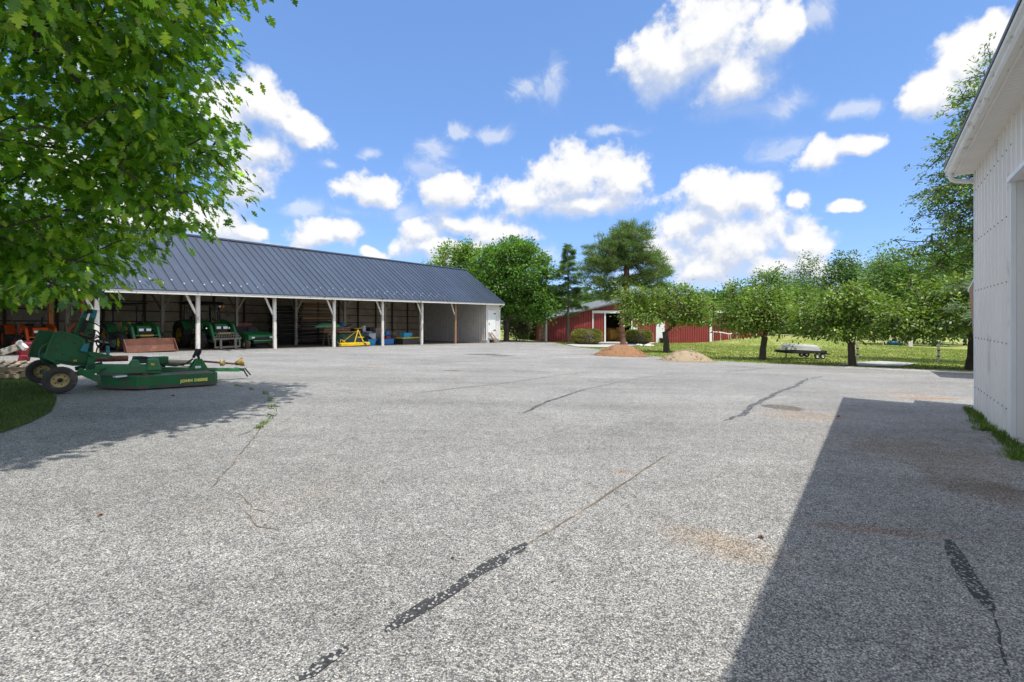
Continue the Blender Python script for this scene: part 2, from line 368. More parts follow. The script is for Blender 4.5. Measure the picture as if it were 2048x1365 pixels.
def roofmat():
    m, t, b = newmat('standing_seam_metal'); tcn = nn(t, 'ShaderNodeTexCoord'); sx = nn(t, 'ShaderNodeSeparateXYZ'); lk(t, tcn.outputs['Object'], sx.inputs[0])
    pan = mth(t, 'FLOOR', mth(t, 'MULTIPLY_ADD', sx.outputs[0], 1 / 0.455, 9.9 / 0.455)); wn = nn(t, 'ShaderNodeTexWhiteNoise', noise_dimensions='1D'); lk(t, pan, wn.inputs['W'])
    mp = nn(t, 'ShaderNodeMapping'); mp.inputs['Scale'].default_value = (6, 0.35, 0.35); lk(t, tcn.outputs['Object'], mp.inputs[0])
    f = mth(t, 'MULTIPLY', lstep(t, wn.outputs[0], 0, 1, 0.90, 1.10), lstep(t, noise(t, mp.outputs[0], 1.5, 6, 0.65), 0.3, 0.7, 0.90, 1.12))
    f = mth(t, 'MULTIPLY', f, lstep(t, noise(t, tcn.outputs['Object'], 0.25, 4), 0.3, 0.7, 0.88, 1.12))
    c = mixc(t, 1.0, (0.048, 0.066, 0.102), f, 'MULTIPLY'); spk = sstep(t, noise(t, tcn.outputs['Object'], 7.0, 3, 0.5), 0.76, 0.80)
    lk(t, mixc(t, spk, c, (0.30, 0.32, 0.34)), b.inputs['Base Color']); b.inputs['Metallic'].default_value = 0.15
    lk(t, lstep(t, noise(t, mp.outputs[0], 2.5, 4), 0.3, 0.7, 0.36, 0.54), b.inputs['Roughness'])
    bp = nn(t, 'ShaderNodeBump'); bp.inputs['Strength'].default_value = 0.12; bp.inputs['Distance'].default_value = 0.02
    lk(t, noise(t, tcn.outputs['Object'], 1.6, 3), bp.inputs['Height']); lk(t, bp.outputs[0], b.inputs['Normal'])
    return m
MT['roof'] = roofmat()
def ellipse_mask(t, pos, cx, cy, rx, ry, ang, nz, soft=0.5, amt=0.9):
    c, s = math.cos(ang), math.sin(ang)
    mp = nn(t, 'ShaderNodeMapping', vector_type='TEXTURE'); mp.inputs['Location'].default_value = (cx, cy, 0)
    mp.inputs['Rotation'].default_value = (0, 0, ang); mp.inputs['Scale'].default_value = (rx, ry, 1000)
    lk(t, pos, mp.inputs[0])
    d = vmt(t, 'LENGTH', mp.outputs[0])
    d = mth(t, 'ADD', d, mth(t, 'MULTIPLY_ADD', nz, 1.5, -0.75))
    return sstep(t, d, 1.0, 1.0 - soft, 0.0, amt)
def asphaltmat():
    m, t, b = newmat('worn_asphalt'); g = nn(t, 'ShaderNodeNewGeometry'); pos = g.outputs['Position']
    def vor(scale, out='Color'):
        v = nn(t, 'ShaderNodeTexVoronoi', feature='F1'); v.inputs['Scale'].default_value = scale; lk(t, pos, v.inputs['Vector']); return v
    v1 = vor(128.0); s1 = nn(t, 'ShaderNodeSeparateXYZ'); lk(t, v1.outputs['Color'], s1.inputs[0])
    cr = nn(t, 'ShaderNodeValToRGB'); e = cr.color_ramp.elements
    e[0].position = 0.0; e[0].color = (0.085, 0.084, 0.082, 1); e[1].position = 1.0; e[1].color = (0.58, 0.57, 0.55, 1)
    for p, c in ((0.2, (0.15,0.149,0.147)), (0.5, (0.27,0.267,0.26)), (0.78, (0.37,0.364,0.35)), (0.93, (0.42,0.39,0.335))):
        k = e.new(p); k.color = c + (1,)
    lk(t, s1.outputs[0], cr.inputs[0])
    gap = sstep(t, v1.outputs['Distance'], 0.35, 0.75, 1.0, 0.45)
    c = mixc(t, 1.0, cr.outputs[0], gap, 'MULTIPLY')
    big = noise(t, pos, 0.35, 6, 0.6); mid = noise(t, pos, 2.2, 6, 0.65); fin = noise(t, pos, 9.0, 6, 0.7)
    mp = nn(t, 'ShaderNodeMapping'); mp.inputs['Rotation'].default_value = (0, 0, math.radians(35)); mp.inputs['Scale'].default_value = (0.05, 0.75, 1); lk(t, pos, mp.inputs[0])
    track = noise(t, mp.outputs[0], 1.0, 4, 0.6)
    f = mth(t, 'MULTIPLY', lstep(t, big, 0.3, 0.7, 0.86, 1.14), lstep(t, track, 0.3, 0.7, 0.84, 1.13))
    f = mth(t, 'MULTIPLY', f, lstep(t, mid, 0.25, 0.75, 0.90, 1.10))
    f = mth(t, 'MULTIPLY', f, lstep(t, fin, 0.25, 0.75, 0.90, 1.10))
    c = mixc(t, 1.0, mixc(t, 1.0, c, mth(t, 'MULTIPLY', f, 1.30), 'MULTIPLY'), (1.012, 1.0, 0.978), 'MULTIPLY')
    v2 = vor(38.0); s2 = nn(t, 'ShaderNodeSeparateXYZ'); lk(t, v2.outputs['Color'], s2.inputs[0]); v3 = vor(17.0); s3 = nn(t, 'ShaderNodeSeparateXYZ'); lk(t, v3.outputs['Color'], s3.inputs[0])
    c = mixc(t, 1.0, c, mth(t, 'MULTIPLY', lstep(t, s2.outputs[0], 0, 1, 0.87, 1.13), lstep(t, s3.outputs[0], 0, 1, 0.91, 1.09)), 'MULTIPLY')
    warm = sstep(t, noise(t, pos, 0.9, 7, 0.7), 0.60, 0.78, 0.0, 0.35)
    c = mixc(t, warm, c, mixc(t, 1.0, c, (1.25, 1.0, 0.72), 'MULTIPLY'))
    # stains that belong to the paving
    def stain(px, py, rx, ry, ang, tint, amt, soft=0.6, nzv=None):
        nonlocal c
        X, Y = gpx(px, py)
        k = ellipse_mask(t, pos, X, Y, rx, ry, math.radians(ang), nzv or mid, soft, amt)
        c = mixc(t, k, c, mixc(t, 1.0, c, tint, 'MULTIPLY'))
    stain(1440, 1085, 0.55, 0.35, -20, (1.08, 0.88, 0.68), 0.7, 0.9)
    stain(1760, 1062, 0.75, 0.12, -12, (0.95, 0.55, 0.38), 0.5, 0.9)
    stain(1985, 985, 0.6, 0.8, 0, (0.66, 0.50, 0.38), 0.7, 0.9)
    stain(1850, 905, 1.5, 1.6, 10, (0.86, 0.72, 0.58), 0.7, 0.95)
    stain(1570, 816, 0.42, 0.36, 0, (0.55, 0.48, 0.42), 0.9, 0.25)
    stain(1610, 832, 1.1, 0.7, 15, (1.1, 0.86, 0.64), 0.6, 0.9)
    stain(1860, 797, 1.3, 0.25, 5, (1.25, 0.72, 0.38), 0.9, 0.9)
    stain(1800, 786, 1.6, 0.35, 12, (1.2, 0.8, 0.5), 0.5, 0.9)
    stain(908, 742, 0.36, 0.14, 10, (0.45, 0.26, 0.17), 0.95, 0.3)
    stain(970, 709, 1.3, 0.5, 20, (0.22, 0.21, 0.21), 0.95, 0.35)
    stain(1000, 712, 0.9, 0.4, 20, (0.2, 0.2, 0.2), 0.9, 0.35)
    stain(1040, 985, 0.45, 0.16, 12, (0.72, 0.72, 0.72), 0.8, 0.9)
    stain(745, 735, 1.5, 0.22, 40, (1.15, 0.85, 0.62), 0.7, 0.9)
    stain(570, 1000, 1.2, 0.7, 60, (1.05, 0.95, 0.84), 0.3, 0.9)
    stain(900, 900, 1.1, 0.35, 35, (0.86, 0.86, 0.87), 0.7, 0.9); stain(1250, 860, 2.2, 0.5, 50, (0.88, 0.88, 0.89), 0.7, 0.9); stain(700, 1130, 0.7, 0.3, 30, (0.88, 0.87, 0.86), 0.6, 0.9); stain(1180, 1240, 0.35, 0.22, 40, (0.85, 0.85, 0.86), 0.6, 0.9)
    stain(330, 820, 2.0, 0.9, 40, (0.84, 0.84, 0.85), 0.6, 0.9); stain(1130, 760, 3.0, 0.5, 42, (1.10, 1.09, 1.07), 0.7, 0.9); stain(860, 760, 2.5, 0.8, 40, (0.90, 0.89, 0.87), 0.6, 0.9)
    stain(1240, 945, 0.16, 0.05, 10, (1.2, 0.75, 0.45), 0.8, 0.8)
    lk(t, c, b.inputs['Base Color']); b.inputs['Roughness'].default_value = 0.88; b.inputs['Specular IOR Level'].default_value = 0.3
    bp = nn(t, 'ShaderNodeBump'); bp.inputs['Strength'].default_value = 0.55; bp.inputs['Distance'].default_value = 0.008
    lk(t, mth(t, 'SUBTRACT', s1.outputs[1], v1.outputs['Distance']), bp.inputs['Height']); lk(t, bp.outputs[0], b.inputs['Normal'])
    return m
MT['asphalt'] = asphaltmat()
def sealmat():
    m, t, b = newmat('crack_tar'); g = nn(t, 'ShaderNodeNewGeometry'); pos = g.outputs['Position']
    v = nn(t, 'ShaderNodeTexVoronoi'); v.inputs['Scale'].default_value = 90.0; lk(t, pos, v.inputs['Vector'])
    s1 = nn(t, 'ShaderNodeSeparateXYZ'); lk(t, v.outputs['Color'], s1.inputs[0])
    c = mixc(t, s1.outputs[0], (0.018, 0.018, 0.019), (0.055, 0.054, 0.053))
    k = sstep(t, mth(t, 'ADD', s1.outputs[1], noise(t, pos, 14.0, 5, 0.7)), 1.28, 1.36)
    lk(t, mixc(t, k, c, (0.36, 0.35, 0.335)), b.inputs['Base Color']); b.inputs['Roughness'].default_value = 0.8
    return m
MT['seal'] = sealmat()
MT['crack'] = M('dry_crack', (0.13,0.10,0.07), 0.95, var=0.4, scale=12, wear=(0.3,0.25,0.19), wamt=0.5, wscale=7)
def grassmat(name, a, bcol, dry):
    m, t, b = newmat(name); g = nn(t, 'ShaderNodeNewGeometry'); pos = g.outputs['Position']
    c = mixc(t, lstep(t, noise(t, pos, 9.0, 6, 0.7), 0.3, 0.7), a, bcol)
    k = sstep(t, noise(t, pos, 0.35, 7, 0.68), 0.42, 0.64, 0.0, 0.85)
    c = mixc(t, k, c, dry)
    f = lstep(t, noise(t, pos, 30.0, 4, 0.7), 0.25, 0.75, 0.7, 1.3)
    lk(t, mixc(t, 1.0, c, f, 'MULTIPLY'), b.inputs['Base Color']); b.inputs['Roughness'].default_value = 0.95; b.inputs['Specular IOR Level'].default_value = 0.1
    bp = nn(t, 'ShaderNodeBump'); bp.inputs['Strength'].default_value = 0.9; bp.inputs['Distance'].default_value = 0.05
    lk(t, noise(t, pos, 18.0, 5, 0.7), bp.inputs['Height']); lk(t, bp.outputs[0], b.inputs['Normal'])
    return m
MT['lawn'] = grassmat('mown_lawn', (0.16,0.22,0.045), (0.26,0.30,0.075), (0.46,0.42,0.17))
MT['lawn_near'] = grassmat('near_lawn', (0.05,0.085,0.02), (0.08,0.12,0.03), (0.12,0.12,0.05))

def boxes(name, m, parent, lst):
    for lo, hi in lst: b = MB(); b.box2(lo, hi); b.build(name, m, parent)
# ================================================================== GROUND
def grid_terrain():
    xs = np.concatenate([np.arange(-90, -20, 7), np.arange(-20, 60, 1.6), np.arange(60, 231, 10)])
    ys = np.concatenate([np.arange(-60, -6, 6), np.arange(-6, 80, 1.6), np.arange(80, 330, 12)])
    mb = MB(); nx = len(xs)
    mb.v = [(x, y, G(x, y) - 0.035) for y in ys for x in xs]
    for j in range(len(ys) - 1):
        for i in range(nx - 1):
            mb.f.append((j*nx+i, j*nx+i+1, (j+1)*nx+i+1, (j+1)*nx+i)); mb.mi.append(0); mb.sm.append(True)
    return structure(mb.build('lawn', MT['lawn'], norm=False))
grid_terrain()
def sheet(name, pts, m, dz):
    mb = MB(); mb.add([(x, y, G(x, y) + dz) for x, y in pts], [tuple(range(len(pts)))])
    o = mb.build(name, m, norm=False)
    if o.data.polygons[0].normal.z < 0: o.data.flip_normals()
    return structure(o)
SH = Line(-18.25, 20.9, (0.5577, 0.83), (-0.83, 0.5577)); SH_RZ = math.atan2(0.83, 0.5577)
far_edge = [gpx(*p) for p in ((1990,744),(1900,740.5),(1800,737),(1690,733),(1560,728.5),(1440,722.5),(1340,716),(1280,710),(1225,701),(1160,695.5),(1128,690),(1112,686.5),(1094,684.3))]
asph = [(40, -8)] + [(26, 17.6)] + far_edge + [(-1.0, 53.0), (-6.0, 56.5), SH.w(31.5, 0.02), SH.w(-11, 0.02), (-40, 12), (-40, -12), (40, -12)]
asph = [p for p in asph]
sheet('asphalt_yard', asph, MT['asphalt'], 0.0)
sheet('dirt_floor', [SH.w(-11, 0.03), SH.w(28.4, 0.03), SH.w(28.4, 8.6), SH.w(-11, 8.6)], MT['dirt_floor'], 0.004)
sheet('concrete_path', [gpx(*p) for p in ((1132,689.6),(1198,684.6),(1240,683.2),(1318,684.8),(1292,690.3),(1216,695),(1156,694))], MT['concrete'], 0.012)
sheet('gravel_path', [gpx(*p) for p in ((1672,729.5),(1704,725),(1760,722.5),(1835,727),(1800,733.5),(1735,732.5))], MT['concrete'], 0.006)
near_lawn = [(-6.35, 5.5), gpx(0, 868), gpx(60, 847), gpx(103, 824), gpx(114, 797), gpx(100, 781), gpx(75, 768), (-11.6, 12.1), (-13.5, 13.4), (-18, 14.6), (-26, 13), (-26, -2), (-9, -1), (-7, 3)]
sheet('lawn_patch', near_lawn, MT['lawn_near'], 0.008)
# pale strip along the far right of the yard
sheet('pavement_edge', [gpx(*p) for p in ((1990,748.5),(1900,745.5),(1800,741.2),(1690,736.3),(1690,733.3),(1800,737.2),(1900,740.8),(1990,744.2))], MT['concrete'], 0.004)

def seam(px, width, m, jit=0.012, seed=0, name='tar_seam', step=0.10):
    "a sealed or open crack in the paving, laid as a ragged ribbon"
    r = random.Random(seed); P = [Vector(gpx(*p) + (0,)) for p in px]; pts = []
    for a, b in zip(P, P[1:]):
        n = max(2, int((b - a).length / step))
        pts += [a.lerp(b, i / n) for i in range(n)]
    pts.append(P[-1]); vs = []; fs = []; off = 0
    for i, p in enumerate(pts):
        d = (pts[min(i + 1, len(pts) - 1)] - pts[max(0, i - 1)]).normalized(); nrm = Vector((-d.y, d.x, 0))
        off = 0.85 * off + r.uniform(-jit, jit); tpr = min(1, 8 * min(i, len(pts) - 1 - i) / len(pts) + 0.35)
        hw = width * 0.5 * tpr * r.uniform(0.75, 1.25)
        for sg in (-1, 1):
            q = p + nrm * (off + sg * hw); vs.append((q.x, q.y, G(q.x, q.y) + 0.004))
    for i in range(len(pts) - 1): fs.append((2*i, 2*i+1, 2*i+3, 2*i+2))
    mb = MB(); mb.add(vs, fs); o = mb.build(name, m, norm=False)
    return structure(o)
seam([(768,1262),(835,1222),(900,1184),(975,1135),(1055,1088)], 0.085, MT['seal'], seed=1)
seam([(598,1365),(640,1335),(700,1300)], 0.065, MT['seal'], seed=2, jit=0.02)
seam([(1045,827),(1090,806),(1130,793),(1172,779)], 0.075, MT['seal'], seed=3)
seam([(1445,842),(1490,828),(1520,805),(1560,782),(1600,768),(1622,758)], 0.105, MT['seal'], jit=0.03, seed=4)
seam([(1622,758),(1650,752)], 0.05, MT['seal'], seed=5)
seam([(1895,1080),(1935,1150),(1985,1222)], 0.085, MT['seal'], seed=6, jit=0.006)
seam([(1985,1222),(2005,1290),(2040,1365)], 0.012, MT['seal'], seed=7)
seam([(830,787),(900,778),(1000,768),(1090,755),(1180,744)], 0.045, MT['crack'], seed=8, jit=0.02)
seam([(840,728),(960,722),(1080,715),(1200,706)], 0.10, MT['crack'], seed=9, jit=0.03, step=0.3)
seam([(545,838),(520,852),(500,880),(470,925),(440,950),(415,982)], 0.014, MT['crack'], seed=10, jit=0.02)
seam([(470,985),(510,1018),(545,1022)], 0.008, MT['crack'], seed=11, jit=0.02)
seam([(490,1025),(520,1052),(560,1060)], 0.008, MT['crack'], seed=12, jit=0.02)
seam([(1055,1088),(1110,1055),(1180,1012),(1260,960),(1340,905)], 0.018, MT['crack'], seed=13, jit=0.005)
seam([(1170,779),(1260,760),(1370,745)], 0.04, MT['crack'], seed=14, jit=0.03)
seam([(1450,745),(1530,737)], 0.08, MT['seal'], seed=15)
seam([(475,872),(505,862)], 0.02, MT['seal'], seed=16)

# ================================================================== EQUIPMENT SHED
shed = thing('equipment_shed', 'long open-fronted equipment shed with white posts and dark blue-grey standing-seam roof', 'shed', (SH.x0, SH.y0, 0), SH_RZ)
E0, E1, EW = -10.0, 30.7, 28.4
SB = 8.6; RS, RZ = 4.3, 6.28
def zb(e): return 2.595 + 0.004 * e
def gz(e, s): return SH.g(e, s)
tilt = lambda e: 0.004 * e
# roof: two slabs with raised seams
def slope_pt(e, s, up):
    "a point on the front (s<RS) or back slope, up = metres off the sheet"
    zf = 2.80 + (RZ - 2.80) * ((s + 0.58) / (RS + 0.58)) if s <= RS else RZ - (RZ - 2.80) * ((s - RS) / (RS + 0.58))
    return (e, s, zf + up + tilt(e))
rb = MB()
for (sa, sb_) in ((-0.58, RS), (RS, 2 * RS + 0.58)):
    v = [slope_pt(E0-0.25, sa, 0), slope_pt(E1, sa, 0), slope_pt(E1, sb_, 0), slope_pt(E0-0.25, sb_, 0),
         slope_pt(E0-0.25, sa, -.05), slope_pt(E1, sa, -.05), slope_pt(E1, sb_, -.05), slope_pt(E0-0.25, sb_, -.05)]
    rb.add(v, [(0,1,2,3),(7,6,5,4),(0,4,5,1),(1,5,6,2),(2,6,7,3),(3,7,4,0)])
seams = []
e = E0 + 0.1
while e < E1:
    seams.append(e)
    for (sa, sb_) in ((-0.57, RS - 0.06), (RS + 0.06, 2 * RS + 0.57)):
        h = 0.05; wd = 0.014
        v = [slope_pt(e-wd, sa, 0.001), slope_pt(e+wd, sa, 0.001), slope_pt(e+wd, sb_, 0.001), slope_pt(e-wd, sb_, 0.001),
             slope_pt(e-wd, sa, h), slope_pt(e+wd, sa, h), slope_pt(e+wd, sb_, h), slope_pt(e-wd, sb_, h)]
        rb.add(v, [(3,2,1,0),(4,5,6,7),(0,1,5,4),(1,2,6,5),(2,3,7,6),(3,0,4,7)])
    e += 0.455
roof = rb.build('roof', MT['roof'], shed)
rc = MB(); rc.prism([(E0-0.27, RS-0.14, RZ-0.03+tilt(E0)), (E0-0.27, RS, RZ+0.085+tilt(E0)), (E0-0.27, RS+0.14, RZ-0.03+tilt(E0)), (E0-0.27, RS, RZ+0.06+tilt(E0))], (E1-E0+0.29, 0, tilt(E1-E0)))
rc.build('ridge_cap', MT['ridge'], roof)
g0 = None
for i, e in enumerate(seams):
    if e < 1.0: continue
    s = -0.12 if i % 2 else 0.12
    if g0 is None:
        gm = MB(); gm.box((0, 0, 0.035), (0.075, 0.05, 0.07)); g0 = gm.build('snow_guard', MT['chrome'], roof); o = g0
    else:
        o = g0.copy(); COL.objects.link(o); o.parent = roof
    o.location = slope_pt(e + 0.03, s, 0.0)
# fascia board and header
fb = MB(); fb.prism([(E0, -0.545, zb(E0)), (E1-0.05, -0.545, zb(E1)), (E1-0.05, -0.545, zb(E1)+0.20), (E0, -0.545, zb(E0)+0.20)], (0, 0.04, 0)); fb.build('fascia', MT['white_paint'], shed)
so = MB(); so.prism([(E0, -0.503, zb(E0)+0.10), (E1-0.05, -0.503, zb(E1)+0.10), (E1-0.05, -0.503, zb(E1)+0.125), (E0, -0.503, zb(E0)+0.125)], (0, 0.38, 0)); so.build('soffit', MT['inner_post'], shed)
hb = MB(); hb.prism([(E0, -0.12, zb(E0)+0.02), (EW, -0.12, zb(EW)+0.02), (EW, -0.12, zb(EW)+0.28), (E0, -0.12, zb(E0)+0.28)], (0, 0.05, 0))
hb.prism([(E0, 0.075, zb(E0)+0.02), (EW, 0.075, zb(EW)+0.02), (EW, 0.075, zb(EW)+0.28), (E0, 0.075, zb(E0)+0.28)], (0, 0.05, 0)); hb.build('header_beam', MT['dark_wood'], shed)
# front posts with knee braces
for i in range(-2, 7):
    e = 4.0 * i; zg = gz(e, 0) - 0.15; top = zb(e) + 0.30
    mb = MB(); lean = 0.02 * ((i * 37) % 5 - 2); wdt = 0.18 if i != 6 else 0.16
    mb.bar((e + lean, 0, zg), (e, 0, top), wdt, 0.135, (0, 1, 0))
    p = mb.build('post', MT['raw_wood'] if i == 6 else MT['post_paint'], shed, bevel=0.012)
    for sg in (-1,):
        b_ = MB(); b_.bar((e + sg * 0.07, 0.06 if sg > 0 else 0.015, zb(e) - 0.95), (e + sg * 0.62, 0.06 if sg > 0 else 0.015, zb(e) + 0.24), 0.11, 0.05, (0, 1, 0))
        b_.build('brace', MT['post_paint'] if sg < 0 else MT['inner_post'], p)
# middle row of posts
for i in range(-2, 7):
    e = 4.0 * i; s = RS; zg = gz(e, s) - 0.15
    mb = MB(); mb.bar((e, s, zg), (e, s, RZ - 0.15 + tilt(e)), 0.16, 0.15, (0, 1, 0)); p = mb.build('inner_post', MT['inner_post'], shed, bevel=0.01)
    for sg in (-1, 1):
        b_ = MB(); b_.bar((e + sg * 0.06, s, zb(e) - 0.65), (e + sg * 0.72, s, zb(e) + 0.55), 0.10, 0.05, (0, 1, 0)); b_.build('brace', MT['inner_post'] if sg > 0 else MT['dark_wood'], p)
    t = MB(); t.bar((e, -0.05, zb(e) + 0.42), (e, SB, zb(e) + 0.42), 0.06, 0.2); t.build('tie_beam', MT['dark_wood'], shed)
for ee in (-0.55, 0.55):
    mb = MB(); mb.bar((ee - 0.4, 2.6, gz(ee, 2.6) - 0.1), (ee - 0.4, 2.6, 3.4), 0.15, 0.14, (0, 1, 0)); mb.build('wood_prop', MT['orange_wood'], shed)
mb = MB(); mb.prism([(E0, RS-0.09, zb(E0)+0.56), (EW, RS-0.09, zb(EW)+0.56), (EW, RS-0.09, zb(EW)+0.80), (E0, RS-0.09, zb(E0)+0.80)], (0, -0.05, 0)); mb.build('middle_beam', MT['dark_wood'], shed)
# back wall: boards, girts and studs
zlo = -1.3
bw = MB(); bw.box2((E0, SB - 0.03, zlo), (EW, SB, 3.0)); back = bw.build('back_wall', MT['back_wall'], shed)
for h in (0.55, 1.2, 1.85, 2.45):
    b_ = MB(); b_.prism([(E0, SB-0.08, gz(E0, SB)+h), (EW, SB-0.08, gz(EW, SB)+h+0.55), (EW, SB-0.08, gz(EW, SB)+h+0.61), (E0, SB-0.08, gz(E0, SB)+h+0.06)], (0, 0.048, 0)); b_.build('girt', MT['dark_wood'], back)
for k in range(-5, 14):
    e = k * 2.0 + 0.55
    b_ = MB(); b_.box2((e - 0.06, SB - 0.17, zlo), (e + 0.06, SB - 0.082, 2.95)); b_.build('stud', MT['dark_wood'], back)
lw = MB(); lw.box2((20.3, SB - 0.26, zlo), (26.2, SB - 0.175, gz(23, SB) + 0.85)); lw.build('low_wall', MT['back_wall'], shed)
ew = MB(); ew.box2((E0 - 0.05, 0, -0.6), (E0, SB, 2.9)); ew.prism([(E0-0.05, 0, 2.9), (E0-0.05, SB, 2.9), (E0-0.05, RS, RZ-0.2)], (0.05, 0, 0)); ew.build('end_wall', MT['dark_wood'], shed)
# closed room at the far end: ribbed side wall, boarded front with door
rw = MB()
def ribbed(mb, p0, d, n_out, L, z0, z1, pitch, depth, top=None):
    "vertical ribbed sheet from p0 along d"
    d = Vector(d); n_out = Vector(n_out); p0 = Vector(p0); k = int(round(L / pitch)); prof = []
    for i in range(k):
        b = i * pitch; prof += [(b, 0), (b + pitch * 0.64, 0), (b + pitch * 0.70, depth), (b + pitch * 0.92, depth)]
    prof.append((L, 0)); vs = []; fs = []
    for (t, h) in prof:
        q = p0 + d * t + n_out * h; zt = z1 if top is None else top(t)
        vs += [(q.x, q.y, z0), (q.x, q.y, zt)]
    for i in range(len(prof) - 1): fs.append((2*i, 2*i+2, 2*i+3, 2*i+1))
    mb.add(vs, fs)
rtop = lambda t: slope_pt(EW, SB - t, -0.06)[2]
ribbed(rw, (EW, SB, 0), (0, -1, 0), (-1, 0, 0), SB, -1.6, 3, 0.20, 0.03, rtop)
rw.build('room_side_wall', MT['grey_metal'], shed, norm=False)
fw = MB(); x = EW + 0.005
while x < E1 - 0.31:
    fw.box2((x, -0.02 + 0.004 * (int(x * 9) % 2), gz(EW, 0) + 0.28), (x + 0.145, 0.03, zb(x) + 0.14)); x += 0.15
fw.build('room_front_wall', MT['white_paint'], shed)
gw = MB(); gw.prism([(E1-0.3, -0.02, -1.4), (E1-0.3, SB, -1.4), (E1-0.3, SB, 2.72), (E1-0.3, RS, RZ-0.1), (E1-0.3, -0.02, 2.72)], (0.05, 0, 0)); gw.build('gable_wall', MT['white_paint'], shed)
boxes('corner_trim', MT['white_trim'], shed, [((E1-0.33, -0.05, gz(E1, 0)+0.25), (E1-0.23, -0.024, zb(E1)+0.14)), ((EW-0.05, -0.05, gz(EW, 0)+0.0), (EW+0.05, -0.024, zb(EW)+0.14))])
boxes('footing', MT['concrete'], shed, [((EW-0.25, -0.25, gz(EW, 0)-0.2), (EW+0.15, 0.4, gz(EW, 0)+0.26)), ((E1-0.75, 0.1, gz(E1, 0)-0.2), (E1-0.3, 0.6, gz(E1, 0)+0.26))])
dp0 = SH.loc(976, 621, -0.05); dp1 = SH.loc(990.5, 676, -0.05)
dm = MB(); dm.box2((dp0.x, -0.065, dp1.z), (dp1.x, -0.03, dp0.z)); door = dm.build('door', MT['white_trim'], shed)
df = MB()
for (a, b) in (((dp0.x-0.05, -0.06, dp1.z), (dp0.x-0.005, -0.028, dp0.z+0.05)), ((dp1.x+0.005, -0.06, dp1.z), (dp1.x+0.05, -0.028, dp0.z+0.05)), ((dp0.x-0.004, -0.06, dp0.z+0.005), (dp1.x+0.004, -0.028, dp0.z+0.05))): df.box2(a, b)
df.build('door_frame', MT['white_paint'], door)
for zz in (SH.loc(988, 628, -0.05).z, SH.loc(988, 661, -0.05).z):
    h = MB(); h.prism([(dp1.x, -0.069, zz-0.09), (dp1.x, -0.069, zz+0.09), (dp1.x-0.38, -0.069, zz)], (0, -0.012, 0)); h.build('hinge', MT['black'], door)
h = MB(); h.lathe([(0.0, 0), (0.06, 0.005), (0.06, 0.03), (0.03, 0.06), (0, 0.06)], (dp0.x+0.15, -0.067, SH.loc(978, 648, -0.05).z), (0, -1, 0), 12); h.build('handle', MT['black'], door)
ds = MB(); zt = zb(E1) + 0.12
ds.tube([(E1-0.12, -0.5, zt), (E1-0.12, -0.47, zt-0.12), (E1-0.20, -0.2, zt-0.32), (E1-0.22, -0.09, zt-0.45), (E1-0.22, -0.085, gz(E1, 0)+0.2)], 0.04, 8); ds.build('downspout', MT['white_trim'], shed)

# ================================================================== WHITE BARN (right)
WB = Line(8.91, 9.16, (0.609, 0.793), (-0.793, 0.609)); WB_RZ = math.atan2(0.793, 0.609)
wb = thing('white_barn', 'tall white ribbed-metal barn close by at the right edge, with gutter and big door opening', 'barn', (WB.x0, WB.y0, 0), WB_RZ)
ZS = 4.27; XO0, XO1, ZH = -7.6, -3.25, 3.34; XN = -16.0
wl = MB()
ribbed(wl, (0, -0.035, 0), (-1, 0, 0), (0, 1, 0), -XO1, -0.75, ZS, -XO1 / 11, 0.035)
ribbed(wl, (XO1, -0.035, 0), (-1, 0, 0), (0, 1, 0), XO1 - XO0, ZH, ZS, (XO1 - XO0) / 15, 0.035)
ribbed(wl, (XO0, -0.035, 0), (-1, 0, 0), (0, 1, 0), XO0 - XN, -0.6, ZS, (XO0 - XN) / 28, 0.035)
wall = wl.build('wall', MT['barn_white'], wb, norm=False)
scw = MB()
for z in (3.88, 2.92, 1.98, 1.09, 0.15):
    for i in range(11):
        x = -(i + 0.81) * (-XO1 / 11); scw.lathe([(0.012, 0), (0.012, 0.006), (0, 0.010)], (x, 0.0, z + 0.0), (0, 1, 0), 8)
scw.build('screw_heads', MT['screw'], wall)['kind'] = 'stuff'
boxes('door_jamb', MT['door_panel'], wb, [((XO1-0.002, -0.9, -0.6), (XO1+0.05, -0.042, ZH-0.004)), ((XO0-0.05, -0.9, -0.6), (XO0+0.002, -0.042, ZH-0.004))])
boxes('door_trim', MT['white_trim'], wb, [((XO1-0.006, -0.04, -0.58), (XO1+0.055, 0.014, ZH)), ((XO0, -0.04, ZH+0.003), (XO1+0.055, 0.05, ZH+0.07))]); boxes('corner_trim', MT['white_trim'], wb, [((-0.05, -0.04, -0.72), (0.004, 0.006, ZS-0.003))])
hd = MB(); hd.box2((XO0, -0.9, ZH+0.0), (XO1-0.004, -0.042, ZH+0.06)); hd.build('door_header', MT['door_panel'], wb)
sd = MB()
for k in range(5): sd.box2((XO0-0.02, -0.95, -0.5 + k*0.78), (XO1+0.02, -0.91, -0.5 + k*0.78 + 0.765))
sd.build('overhead_door', MT['door_panel'], wb)
